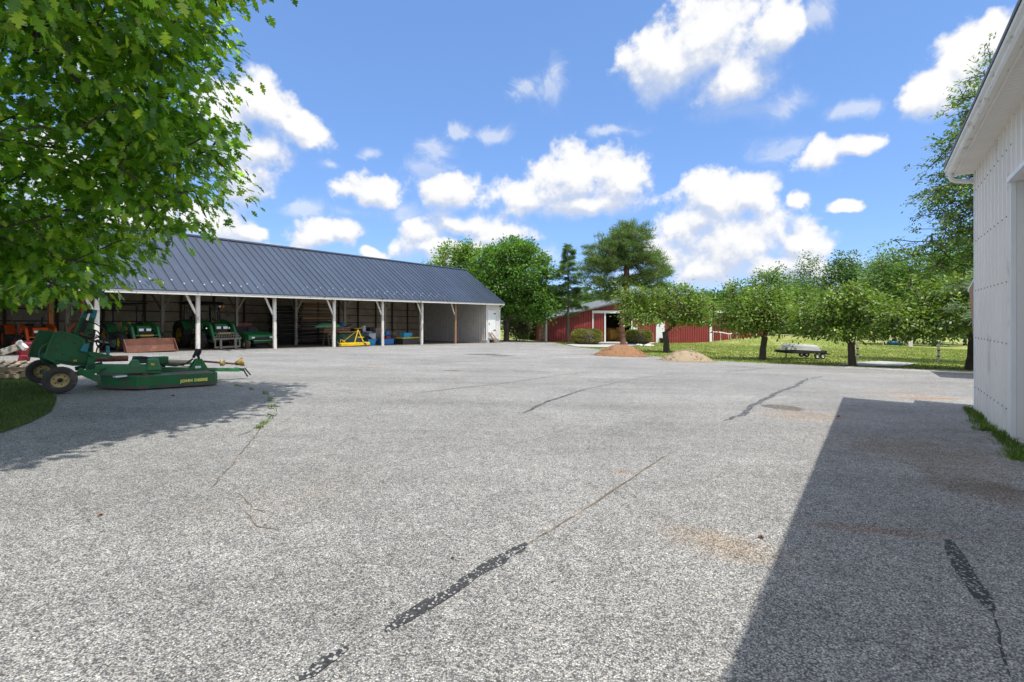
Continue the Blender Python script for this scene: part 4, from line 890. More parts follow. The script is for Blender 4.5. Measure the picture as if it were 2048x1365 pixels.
# ---- row of small cherry trees along the grass edge
def cherry(label, px, py, sx, sz, seed, lobes, nc=250, r0=0.16, h=1.15):
    X, Y = gpx(px, py); r = random.Random(seed * 3); R = max(abs(l[0]) + l[3] for l in lobes); ex = []
    for k in range(7):      # shoots that break the outline
        a = r.uniform(0, 6.28); q = r.uniform(0.35, 0.95) * R; ex.append((math.cos(a)*q, math.sin(a)*q*0.8, r.uniform(2.6, 3.9), 0.45, 0.45, r.uniform(0.45, 0.75), 0.7))
    for k in range(4):      # drooping skirts
        a = r.uniform(0, 6.28); q = r.uniform(0.6, 0.95) * R; ex.append((math.cos(a)*q, math.sin(a)*q*0.8, r.uniform(1.95, 2.4), 0.8, 0.8, 0.35, 0.7))
    lobes = [(l[0], l[1], l[2] * sz) + tuple(l[3:5]) + (l[5] * sz,) for l in lobes]
    return broadleaf('cherry_tree', label, 'tree', (X, Y), h, lobes + ex, r0, nc, 40, 0.15, L_CHERRY, MT['bark'], seed, 'small trees along the grass edge', spread=0.27, shape=LEAF6, droop=-0.05, hang=0.35, zmin=h * 0.8, shell=0.45, lean=(r.uniform(-.15, .15), 0))
cherry('spreading small tree between the two dirt piles', 1333, 704, 1, 1, 51, [(0.2,0,2.9,2.6,2.3,1.1),(-1.9,0,3.0,1.5,1.5,0.9),(1.9,0,2.7,1.7,1.6,1.0),(-0.6,0,4.1,1.5,1.4,0.8),(1.2,0,3.9,1.5,1.4,0.8),(-2.6,0,3.9,0.9,1.0,0.9)], 330, 0.19, 1.35)
cherry('round-headed small tree with dark trunk just left of the trailer', 1525, 719, 1, 0.90, 52, [(0,0,2.5,2.1,1.9,1.0),(-1.0,0,3.1,1.3,1.4,0.8),(1.0,0,3.0,1.4,1.4,0.8),(0,0,3.7,1.3,1.2,0.6),(2.2,0,2.4,1.2,1.2,0.8),(-1.9,0,2.4,0.9,1.0,0.6)], 290, 0.15, 1.2)
cherry('open small tree with forked pale limb just right of the trailer', 1705, 731, 1, 0.88, 53, [(0,0,2.6,1.8,1.6,1.0),(-1.5,0,2.6,1.3,1.3,0.9),(1.5,0,2.5,1.3,1.3,0.9),(0.1,0,3.4,1.5,1.3,0.8),(-0.3,0,1.9,1.9,1.5,0.5)], 270, 0.14, 1.0)
cherry('low leaning small tree half hidden by the white barn corner', 1942, 739, 1, 0.92, 54, [(-1.6,0,2.5,1.8,1.8,0.9),(0,0.3,2.9,1.9,1.8,1.0),(1.3,0,2.7,1.6,1.6,0.9),(-2.6,0.2,2.2,1.3,1.3,0.7),(-0.6,0,3.6,1.5,1.4,0.8)], 340, 0.19, 1.2)
# ---- trees on the right beside the white barn
def feathery():
    rng = np.random.default_rng(61); X, Y = 25.6, 25.5; z = G(X, Y)
    root = thing('locust_tree', 'very tall airy feathery-leaved tree rising beside the white barn gutter', 'tree', (X, Y, z - 0.05))
    lobes = [(0,0,13.5,2.4,2.6,2.4),(-0.9,0,11.4,2.6,2.8,1.8),(-1.6,0,9.2,3.0,3.0,1.6),(0.4,0,10.6,3.0,3.0,2.4),(-1.8,0,7.0,3.4,3.0,1.5),(1.0,0,7.6,3.2,3.2,2.4),(-1.0,0,5.2,3.9,3.0,1.6),(0.4,0,15.8,1.8,1.9,1.6)]
    lobes = [(l[0]*0.9, l[1], l[2], l[3]*0.84, l[4]*0.9, l[5]) for l in lobes]; C, U = in_lobes(rng, lobes, 820, 0.35)
    branches(rng, [(0,0,0),(0.1,0,4),(0,0.1,9),(0.1,0,14)], 0.28, C, 0.010, MT['bark'], root, zmin=2.5, pen=0.25, droop=0.02)
    per = 28; idx = np.repeat(np.arange(len(C)), per); n = len(idx)
    ax = unit(U * np.array([1, 1, 0.3]) + rng.normal(size=U.shape) * 0.35)   # each clump is a drooping spray
    s = rng.random(n); off = ax[idx] * (s[:, None] - 0.4) * 0.95 + rng.normal(size=(n, 3)) * np.array([0.16, 0.16, 0.06]); off[:, 2] -= 0.25 * s * s
    leaves_mesh('crown', C[idx] + off, 0.19 * (0.6 + 0.7 * rng.random(n)), ax[idx] + rng.normal(size=(n, 3)) * 0.55 + np.array([0, 0, -0.35]), rng.normal(size=(n, 3)) * 0.4 + np.array([0, 0, 0.8]), LEAF4 * np.array([1, 0.75, 1]), L_LOCUST, root)
feathery()
conifer('spruce_tree', 'pale blue-green spruce with sweeping branches left of the white barn corner', 20.3, 19.4, 4.9, 3.6, 1.9, 62, L_SPRUCE, 70, 0.12, per=20, trunk_r=0.14, nl=0.20)
# ---- background trees
BGT = [
 # px, depth, top y, half width px, material, label
 (1452, 95, 585, 60, L_DARK, 'low dark tree line gap-filler far beyond the cherry row, leftmost of the far trees'),
 (1535, 88, 545, 62, L_MID, 'broad mid green tree rising straight behind the round-headed small tree'),
 (1612, 104, 524, 46, L_DARK, 'domed olive-tinted tree peeking over its neighbours beyond the trailer'),
 (1600, 80, 575, 58, L_MID, 'bushy lower tree standing behind the trailer load'),
 (1690, 84, 512, 44, L_DARK, 'slender tall tree with broad leaves above the open small tree'),
 (1742, 92, 530, 40, L_MID, 'middling dark green tree right of the slender tall one'),
 (1788, 70, 498, 56, L_PALE, 'pale grey-green loose tree before the tall feathery one'),
 (1868, 64, 512, 60, L_MID, 'thick green tree close behind the blue spruce'),
 (1930, 72, 470, 50, L_DARK, 'dark green tree partly cut off by the white barn wall'),
 (1180, 72, 600, 45, L_MID, 'far green tree showing over the red barn roof left of the pine'),
 (1105, 80, 618, 40, L_DARK, 'far dark tree low behind the left end of the red barn'),
 (1370, 78, 590, 55, L_MID, 'far green tree behind the barn roof right of the pine'),
]
for i, (px, Yd, ty, hw, mt, lab) in enumerate(BGT):
    if px > 1400: ty -= 16; hw *= 1.25
    X = (px - CX_) / F_ * Yd; z = G(X, Yd); H = CZ + (HY_ - ty) / F_ * Yd - z; R = hw / F_ * Yd
    r_ = random.Random(100 + i)
    lobes = [(0,0,H*0.55,R*0.85,R*0.8,H*0.30)] + [(r_.uniform(-.55,.55)*R, r_.uniform(-.4,.4)*R, H*r_.uniform(0.35,0.80), R*r_.uniform(.40,.62), R*r_.uniform(.4,.6), H*r_.uniform(.13,.2)) for _ in range(6)] + [(r_.uniform(-.15,.15)*R, 0, H*0.84, R*0.42, R*0.42, H*0.15), (0,0,H*0.24,R*0.9,R*0.7,H*0.2)]
    broadleaf('background_tree', lab, 'tree', (X, Yd), H * 0.3, lobes, 0.22, 320, 36, 0.38, mt, MT['bark'], 200 + i, 'trees beyond the field', spread=0.55)
# a continuous wood closing the view
def wood():
    rng = np.random.default_rng(77); n_t = 240; pos = []; 
    C = []
    for i in range(n_t):
        a = -0.9 + 1.9 * i / n_t; d = 118 + 16 * rng.random(); x, y = d * math.tan(a) if abs(a) < 1.1 else 0, d
        if abs(x) > 200: continue
        h = 8.5 + 4 * rng.random(); m = 16
        u = unit(rng.normal(size=(m, 3))) * rng.random((m, 1)) ** 0.4 * np.array([4.0, 3.0, h * 0.5]); C.append(u + np.array([x, y, G(x, y) + h * 0.5]))
    C = np.concatenate(C); idx = np.repeat(np.arange(len(C)), 22); n = len(idx)
    off = rng.normal(size=(n, 3)) * np.array([1.0, 1.0, 0.7])
    o = leaves_mesh('far_wood', C[idx] + off, 0.9 * (0.6 + 0.8 * rng.random(n)), off, rng.normal(size=(n, 3)) * 0.6 + np.array([0, 0, .6]), LEAF4, L_DARK, None)
    tag(o, 'unbroken dark green far-off wood closing the view', 'wood', None, 'stuff')
wood()
# ---- grass and weeds
def in_poly(P, poly):
    x, y = P[:, 0], P[:, 1]; c = np.zeros(len(P), bool); n = len(poly)
    for i in range(n):
        (x0, y0), (x1, y1) = poly[i], poly[(i + 1) % n]
        t = ((y0 > y) != (y1 > y)) & (x < (x1 - x0) * (y - y0) / ((y1 - y0) + 1e-12) + x0); c ^= t
    return c
Gv = np.vectorize(G)
def blades(name, label, cat, P, hmin, hmax, wd, mat, seed, dz=0.0, splay=0.5):
    rng = np.random.default_rng(seed); n = len(P); pos = np.column_stack([P, Gv(P[:, 0], P[:, 1]) + dz])
    dr = np.column_stack([rng.normal(size=(n, 2)) * splay, np.ones(n)]); sh = np.array([(0, .5, 0), (0.6, .32, 0.06), (1, 0, 0.2), (0.6, -.32, 0.06), (0, -.5, 0)]) * np.array([1, wd, 1])
    o = leaves_mesh(name, pos, hmin + (hmax - hmin) * rng.random(n), dr, rng.normal(size=(n, 3)), sh, mat, None)
    return tag(o, label, cat, None, 'stuff')
rg = np.random.default_rng(5)
Q = np.column_stack([rg.uniform(-16, -6, 90000), rg.uniform(3.5, 14.3, 90000)]); Q = Q + rg.normal(size=Q.shape) * 0.06
Q = Q[in_poly(Q, near_lawn)]; keep = rg.random(len(Q)) < np.clip(1.3 - (Q[:, 1] - 6) * 0.06, 0.3, 1); Q = Q[keep]
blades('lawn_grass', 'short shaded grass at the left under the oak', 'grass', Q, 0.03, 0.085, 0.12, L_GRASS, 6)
cl = []
for k in range(130):
    t_ = -5.0 * rg.random() ** 0.9 + 0.25; d_ = 0.03 + abs(rg.normal()) * (0.05 + 0.12 * (math.sin(t_ * 2.3) > 0.2)) * 0.7; m_ = int(rg.integers(5, 34)); p_ = rg.normal(size=(m_, 2)) * rg.uniform(0.02, 0.06)
    q_ = np.column_stack([np.full(m_, t_) + p_[:, 0] * 1.6, np.maximum(0.012, d_ + p_[:, 1])]); cl.append(np.column_stack([WB.x0 + q_[:, 0] * WB.a[0] + q_[:, 1] * WB.b[0], WB.y0 + q_[:, 0] * WB.a[1] + q_[:, 1] * WB.b[1]]))
W = np.concatenate(cl)
blades('wall_weeds', 'green weeds and grass growing along the foot of the white barn wall', 'weeds', W, 0.03, 0.13, 0.10, L_WEED, 7, splay=0.7)
cw = [gpx(*p) for p in ((468,770),(500,778),(530,785),(540,800),(545,815),(540,838),(525,850),(516,858))]; cp = []
for (a, b) in zip(cw, cw[1:]):
    m = 220; s = rg.random(m); cl = rg.random(m) < np.clip(np.sin(s * 7 + a[0]) + 0.35 * np.sin(s * 31 + a[0]), 0.02, 1); s = s[cl]
    cp.append(np.column_stack([a[0] + (b[0] - a[0]) * s, a[1] + (b[1] - a[1]) * s]) + rg.normal(size=(len(s), 2)) * np.array([0.03, 0.05]))
blades('crack_weeds', 'sparse weeds growing in the paving crack right of the green mower', 'weeds', np.concatenate(cp), 0.02, 0.055, 0.28, L_WEED, 8, splay=1.4)
# lawn beyond the yard
Q = np.column_stack([rg.uniform(3, 48, 160000), 17 + 45 * rg.random(160000) ** 1.35])
asp = np.array(far_edge); ok = ~in_poly(Q, asph)
for pl in ([gpx(*p) for p in ((1132,689.6),(1198,684.6),(1240,683.2),(1318,684.8),(1292,690.3),(1216,695),(1156,694))], [gpx(*p) for p in ((1672,729.5),(1704,725),(1760,722.5),(1835,727),(1800,733.5),(1735,732.5))]): ok &= ~in_poly(Q, pl)
Q = Q[ok]; Q = Q[(Q[:, 0] / Q[:, 1] < 1.02) & (Q[:, 0] / Q[:, 1] > 0.09)]
ql = np.array([( (q[0]-bx0)*bd.x + (q[1]-by0)*bd.y, (q[0]-bx0)*bb[0] + (q[1]-by0)*bb[1]) for q in Q]); Q = Q[~((ql[:, 1] > -0.1) & (ql[:, 0] > -0.2) & (ql[:, 0] < BL + 10) & ~((ql[:, 0] > BL) & (ql[:, 1] < 2.5)))]
blades('field_grass', 'mown sunlit grass beyond the yard edge', 'grass', Q, 0.03, 0.09, 0.55, L_LAWN, 9, dz=-0.03, splay=0.9)

# ================================================================== MACHINES AND THINGS
def wheel(parent, c, r, wd, rim_m, tyre_m, lugs=0, rim_r=0.55, side=1, axis=(1, 0, 0), holes=0, name='wheel'):
    "tyre with tread bars and a dished rim; axis = local axle direction, side = which way the outer face looks"
    p = pivot(name, parent, c); A = Vector(axis).normalized(); h = wd / 2; ri = r * rim_r
    t = MB(); prof = [(ri, -h*0.8), (ri + 0.25*(r-ri), -h), (r*0.93, -h*0.96), (r*0.985, -h*0.7), (r, -h*0.3), (r, h*0.3), (r*0.985, h*0.7), (r*0.93, h*0.96), (ri + 0.25*(r-ri), h), (ri, h*0.8)]
    t.lathe(prof, (0, 0, 0), A, 32, closed=True)
    ref = Vector((0, 0, 1)); x = A.cross(ref).normalized(); y = A.cross(x)
    for i in range(lugs):
        for sg in (-1, 1):
            a0 = 2*math.pi*(i + (0.25 if sg > 0 else -0.25))/lugs; a1 = a0 + 2.2*math.pi/lugs*0.55
            rad = lambda a: x*math.cos(a) + y*math.sin(a)
            t.bar(rad(a0)*(r*1.015) + A*sg*h*0.05, rad(a1)*(r*0.985) + A*sg*h*0.97, r*0.06, r*0.075, rad(a0))
    t.build('tyre', tyre_m, p)
    m = MB(); s = side
    m.lathe([(ri*1.03, s*h*0.82), (ri*1.03, s*h*0.70), (ri*0.92, s*h*0.62), (ri*0.86, s*h*0.25), (ri*0.45, s*h*0.22), (ri*0.40, s*h*0.45), (0.0, s*h*0.47)], (0, 0, 0), A, 28)
    m.lathe([(ri*1.03, -s*h*0.8), (ri*0.9, -s*h*0.5), (0.0, -s*h*0.4)], (0, 0, 0), A, 20)
    rim = m.build('rim', rim_m, p)
    hb = MB(); hb.lathe([(ri*0.30, s*h*0.46), (ri*0.27, s*h*0.80), (ri*0.12, s*h*0.9), (0, s*h*0.9)], (0, 0, 0), A, 14)
    for i in range(holes):
        a = 2*math.pi*i/holes + 0.3; q = (x*math.cos(a) + y*math.sin(a))*ri*0.66
        hb.lathe([(ri*0.085, s*h*0.232), (ri*0.085, s*h*0.26), (0, s*h*0.27)], q, A, 8)
    hb.build('hub', MT['dark'] if holes else rim_m, p)
    return p
def lathe_box(mb, x0, x1, y0, y1, z0, z1, tp=0.0):
    mb.add([(x0,y0,z0),(x1,y0,z0),(x1,y1,z0),(x0,y1,z0),(x0+tp,y0+tp,z1),(x1-tp,y0+tp,z1),(x1-tp,y1-tp,z1),(x0+tp,y1-tp,z1)],
           [(0,3,2,1),(4,5,6,7),(0,1,5,4),(1,2,6,5),(2,3,7,6),(3,0,4,7)])
def tractor(label, e, s, k, body, rimm, cab='canopy', tool='bucket', rops=False, tool_drop=0.0, hood_light=True):
    X, Y = SH.w(e, s); root = thing('tractor', label, 'tractor', (X, Y, G(X, Y)), SH_RZ)
    S = lambda *a: tuple(v * k for v in a)
    hw = 0.30*k; zh0, zh1 = 0.72*k, 1.30*k
    h = MB()
    # hood: nose slopes, flat top rising to the dash
    h.prism([(-hw, 0.0, zh0), (-hw, -0.03*k, zh1-0.16*k), (-hw, 0.06*k, zh1-0.03*k), (-hw, 0.5*k, zh1), (-hw, 1.30*k, zh1+0.05*k), (-hw, 1.30*k, zh0), (-hw, 0.9*k, zh0-0.05*k)], (2*hw, 0, 0))
    hood = h.build('hood', body, root, bevel=0.045*k, seg=3)
    g = MB(); g.box2((-hw*0.84, -0.055*k, zh0+0.06*k), (hw*0.84, -0.032*k, zh1-0.30*k))
    for i in range(5): g.box2((-hw*0.8, -0.062*k, zh0+0.09*k+i*0.035*k), (hw*0.8, -0.054*k, zh0+0.10*k+i*0.035*k))
    g.box2((-hw*0.88, -0.06*k, zh1-0.285*k), (hw*0.88, -0.04*k, zh1-0.155*k)); g.build('grille', MT['black'], root)
    for sg in (-1, 1):
        l = MB(); l.box2((sg*hw*0.52-hw*0.34, -0.082*k, zh1-0.285*k), (sg*hw*0.52+hw*0.34, -0.062*k, zh1-0.165*k)); l.build('headlight', MT['lamp'], root, bevel=0.01*k)
    ch = MB(); ch.box2((-0.2*k, 0.1*k, 0.42*k), (0.2*k, 2.35*k, 0.80*k)); ch.box2((-0.72*k, 0.42*k, 0.36*k), (0.72*k, 0.58*k, 0.50*k)); ch.box2((-0.75*k, 2.25*k, 0.55*k), (0.75*k, 2.45*k, 0.76*k)); ch.box2((-0.55*k, 1.3*k, 0.55*k), (0.55*k, 1.95*k, 0.62*k)); ch.build('chassis', MT['black'], root)
    for sg in (-1, 1):
        wheel(root, (sg*0.78*k, 0.50*k, 0.46*k), 0.46*k, 0.30*k, rimm, MT['tyre'], 12, 0.52, sg)
        wheel(root, (sg*0.80*k, 2.35*k, 0.68*k), 0.68*k, 0.42*k, rimm, MT['tyre'], 16, 0.56, sg)
        f = MB(); prof = []
        for q in range(9):
            a = math.radians(20 + q * 17); prof.append((sg*0.58*k, 2.35*k - math.cos(a)*0.78*k, 0.68*k + math.sin(a)*0.78*k))
        inner = [(p_[0], 2.35*k + (p_[1]-2.35*k)*0.95, 0.68*k + (p_[2]-0.68*k)*0.95) for p_ in prof]
        f.prism(prof + inner[::-1], (sg*0.40*k, 0, 0)); f.build('fender', body, root)
    st = MB(); st.box2((-0.24*k, 2.0*k, 0.86*k), (0.24*k, 2.45*k, 0.98*k)); st.box((0, 2.48*k, 1.22*k), (0.46*k, 0.10*k, 0.46*k), rx=-0.15); st.build('seat', MT['yellow'] if body is not MT['orange'] else MT['black'], root, bevel=0.03*k)
    sw = MB(); c = Vector((0, 1.62*k, 1.42*k)); pts = [c + Vector((math.cos(a)*0.2*k, math.sin(a)*0.2*k*0.9, math.sin(a)*0.2*k*0.45)) for a in [2*math.pi*i/18 for i in range(19)]]; sw.tube(pts, 0.016*k, 6); sw.tube([(0, 1.3*k, 1.2*k), c], 0.025*k, 6); sw.build('steering_wheel', MT['black'], root)
    ex = MB(); ex.tube([(0.22*k, 0.85*k, zh1), (0.22*k, 0.85*k, zh1+0.45*k), (0.22*k, 0.92*k, zh1+0.52*k)], 0.032*k, 8); ex.build('exhaust', MT['black'], root)
    if cab == 'canopy':
        cf = MB()
        for sg in (-1, 1): cf.tube([(sg*0.5*k, 2.55*k, 0.8*k), (sg*0.5*k, 2.6*k, 2.38*k)], 0.035*k, 6); cf.tube([(sg*0.5*k, 2.6*k, 1.9*k), (sg*0.5*k, 2.2*k, 2.38*k)], 0.02*k, 6)
        cf.tube([(-0.5*k, 2.6*k, 2.36*k), (0.5*k, 2.6*k, 2.36*k)], 0.03*k, 6); cf.build('canopy_frame', MT['black'], root)
        ca = MB(); ca.prism([(-0.66*k, 1.45*k, 2.40*k), (-0.66*k, 2.95*k, 2.40*k), (-0.66*k, 2.9*k, 2.47*k), (-0.66*k, 1.55*k, 2.46*k)], (1.32*k, 0, 0)); ca.build('canopy', MT['black'], root, bevel=0.03*k)
    elif cab == 'cab':
        pf = MB()
        for sg in (-1, 1):
            pf.bar((sg*0.58*k, 1.32*k, 0.95*k), (sg*0.56*k, 1.48*k, 2.22*k), 0.06*k, 0.05*k); pf.bar((sg*0.62*k, 2.05*k, 0.9*k), (sg*0.58*k, 2.05*k, 2.22*k), 0.04*k, 0.04*k); pf.bar((sg*0.58*k, 2.75*k, 1.1*k), (sg*0.56*k, 2.65*k, 2.22*k), 0.06*k, 0.05*k)
        pf.box2((-0.6*k, 1.30*k, 0.62*k), (0.6*k, 1.37*k, 1.0*k)); pf.build('cab_frame', MT['black'], root)
        gl = MB(); gl.add([(-0.55*k,1.38*k,1.0*k),(0.55*k,1.38*k,1.0*k),(0.53*k,1.5*k,2.2*k),(-0.53*k,1.5*k,2.2*k)], [(0,1,2,3)])
        for sg in (-1, 1): gl.add([(sg*0.6*k,1.38*k,1.0*k),(sg*0.6*k,2.7*k,1.1*k),(sg*0.57*k,2.65*k,2.2*k),(sg*0.57*k,1.5*k,2.2*k)], [(0,1,2,3)])
        gl.build('cab_glass', MT['glass'], root, norm=False)
        rf = MB(); rf.prism([(-0.72*k, 1.22*k, 2.24*k), (-0.72*k, 2.9*k, 2.24*k), (-0.72*k, 2.85*k, 2.36*k), (-0.72*k, 2.3*k, 2.43*k), (-0.72*k, 1.35*k, 2.38*k)], (1.44*k, 0, 0)); roofp = rf.build('cab_roof', MT['black'], root, bevel=0.05*k)
        be = MB(); be.lathe([(0.07*k, 0), (0.07*k, 0.1*k), (0.04*k, 0.13*k), (0, 0.13*k)], (0.66*k, 1.25*k, 2.10*k), (0, 0, 1), 10); be.build('beacon', MT['amber'], root)
        wl_ = MB(); wl_.lathe([(0.0, 0), (0.055*k, 0.0), (0.055*k, 0.06*k), (0, 0.06*k)], (0.45*k, 1.20*k, 2.16*k), (0, -1, 0), 12); wl_.build('work_light', MT['lamp'], root)
        for sg in (-1, 1):
            mi = MB(); mi.tube([(sg*0.62*k, 1.4*k, 1.9*k), (sg*0.86*k, 1.25*k, 1.95*k)], 0.015*k, 5); mi.box((sg*0.88*k, 1.24*k, 1.80*k), (0.14*k, 0.03*k, 0.3*k)); mi.build('mirror', MT['black'], root)
    if rops:
        rp = MB()
        for sg in (-1, 1): rp.tube([(sg*0.45*k, 2.5*k, 0.9*k), (sg*0.45*k, 2.5*k, 1.45*k), (sg*0.62*k, 2.45*k, 1.62*k), (sg*0.62*k, 2.45*k, 2.05*k)], 0.035*k, 6)
        rp.build('roll_bar', MT['steel'], root)
    # loader
    for sg in (-1, 1):
        xa = sg * 0.53 * k
        a = MB(); a.bar((xa, 1.1*k, 0.6*k), (xa, 1.02*k, 1.46*k), 0.12*k, 0.17*k, (0, 1, 0)); a.build('loader_post', body, root, bevel=0.012*k)
        a = MB(); a.prism([(xa-0.05*k, 1.08*k, 1.50*k), (xa-0.05*k, 1.08*k, 1.34*k), (xa-0.05*k, 0.15*k, 1.12*k), (xa-0.05*k, -0.42*k, 0.34*k), (xa-0.05*k, -0.58*k, 0.36*k), (xa-0.05*k, -0.10*k, 1.22*k), (xa-0.05*k, 0.1*k, 1.33*k)], (0.10*k, 0, 0)); a.build('loader_arm', body, root, bevel=0.01*k)
        a = MB(); a.tube([(xa, 0.9*k, 0.95*k), (xa, 0.35*k, 1.05*k)], 0.035*k, 8); a.tube([(xa+0.07*k*sg, 0.1*k, 1.15*k), (xa+0.07*k*sg, -0.4*k, 0.62*k)], 0.03*k, 8); a.build('lift_cylinder', MT['chrome'] if cab == 'cab' else MT['black'], root)
    cb = MB(); cb.tube([(-0.53*k, -0.28*k, 0.80*k), (0.53*k, -0.28*k, 0.80*k)], 0.045*k, 8); cb.build('cross_tube', body, root)
    st_ = MB(); st_.box2((-0.28*k, -0.332*k, 0.765*k), (0.28*k, -0.326*k, 0.835*k)); st_.build('stripe', MT['rim_yellow'], root)
    if tool == 'bucket':
        bw_ = 1.02 * k; b = MB(); z0 = 0.04*k
        pr = [(-0.62, 0.62), (-0.66, 0.30), (-0.78, 0.06), (-1.12, 0.0)]
        back_ = [(-bw_, y*k, z*k + z0) for y, z in pr]; n_ = len(pr)
        th = 0.03*k; vs = []
        for y, z in pr: vs += [(-bw_, y*k, z*k+z0), (bw_, y*k, z*k+z0)]
        for y, z in pr: vs += [(-bw_, (y+0.03)*k, z*k+z0-0.012*k), (bw_, (y+0.03)*k, z*k+z0-0.012*k)]
        fs = []
        for i in range(n_-1): fs += [(2*i, 2*i+1, 2*i+3, 2*i+2), (2*n_+2*i, 2*n_+2*i+2, 2*n_+2*i+3, 2*n_+2*i+1)]
        fs += [(0, 2*n_, 2*n_+1, 1), (2*n_-2, 2*n_-1, 4*n_-1, 4*n_-2)]; b.add(vs, fs)
        for sx in (-bw_-th, bw_): b.prism([(sx, -0.62*k, 0.62*k+z0), (sx, -0.60*k, 0.3*k+z0), (sx, -0.72*k, z0-0.02*k), (sx, -1.16*k, z0-0.012*k), (sx, -1.05*k, 0.14*k+z0), (sx, -0.70*k, 0.60*k+z0)], (th, 0, 0))
        b.prism([(-0.5*bw_, -0.612*k, 0.60*k+z0), (-0.3*bw_, -0.612*k, 0.66*k+z0), (0.3*bw_, -0.612*k, 0.66*k+z0), (0.5*bw_, -0.612*k, 0.60*k+z0)], (0, 0.03*k, 0))
        b.build('bucket', MT['rust_bucket'] if body is not MT['orange'] else MT['red_paint'], root)
    else:
        f = MB(); w_ = 0.60*k
        f.box2((-w_, -0.64*k, 0.10*k), (w_, -0.60*k, 0.18*k)); f.box2((-w_-0.05*k, -0.64*k, 0.50*k), (w_+0.05*k, -0.60*k, 0.58*k))
        for sx in (-w_+0.03*k, w_-0.03*k): f.box2((sx-0.03*k, -0.637*k, 0.181*k), (sx+0.03*k, -0.603*k, 0.499*k))
        fr = f.build('fork_frame', MT['steel'], root)
        gd = MB(); zt_, zb_ = 0.86*k, 0.585*k
        for i in range(12):
            xx = -w_ + 2*w_*i/11; top_ = zb_ + (zt_-zb_)*min(1, (w_ - abs(xx))/(0.36*w_) + 0.08)
            gd.bar((xx, -0.62*k, zb_), (xx, -0.62*k, top_), 0.022*k, 0.02*k, (0, 1, 0))
        for zz, ww in ((zb_+0.09*k, w_*0.94), (zb_+0.185*k, w_*0.82), (zt_-0.005*k, w_*0.66)): gd.bar((-ww, -0.633*k, zz), (ww, -0.633*k, zz), 0.02*k, 0.02*k)
        for sg in (-1, 1): gd.bar((sg*w_, -0.633*k, zb_+0.02*k), (sg*w_*0.66, -0.633*k, zt_-0.005*k), 0.022*k, 0.02*k)
        gd.build('load_guard', MT['steel'], fr)
        for sg in (-1, 1):
            t = MB(); xx = sg*0.34*k; t.prism([(xx-0.05*k, -0.642*k, 0.56*k), (xx-0.05*k, -0.69*k, 0.56*k), (xx-0.05*k, -0.70*k, 0.075*k), (xx-0.05*k, -1.62*k, 0.03*k), (xx-0.05*k, -1.62*k, 0.02*k), (xx-0.05*k, -0.642*k, 0.02*k)], (0.10*k, 0, 0)); t.build('fork', MT['steel'], root)
    return root
tractor('green tractor with black canopy and rusty loader bucket in the shed', 1.98, 0.75, 0.97, MT['green'], MT['rim_yellow'], 'canopy', 'bucket')
tractor('green cab tractor with amber beacon and pallet forks in the shed', 5.52, 0.85, 1.10, MT['green'], MT['rim_yellow'], 'cab', 'forks')
tractor('orange loader tractor in the darkest left bay behind the folded mower', -1.45, 1.75, 0.86, MT['orange'], MT['orange'], 'none', 'bucket', rops=True)

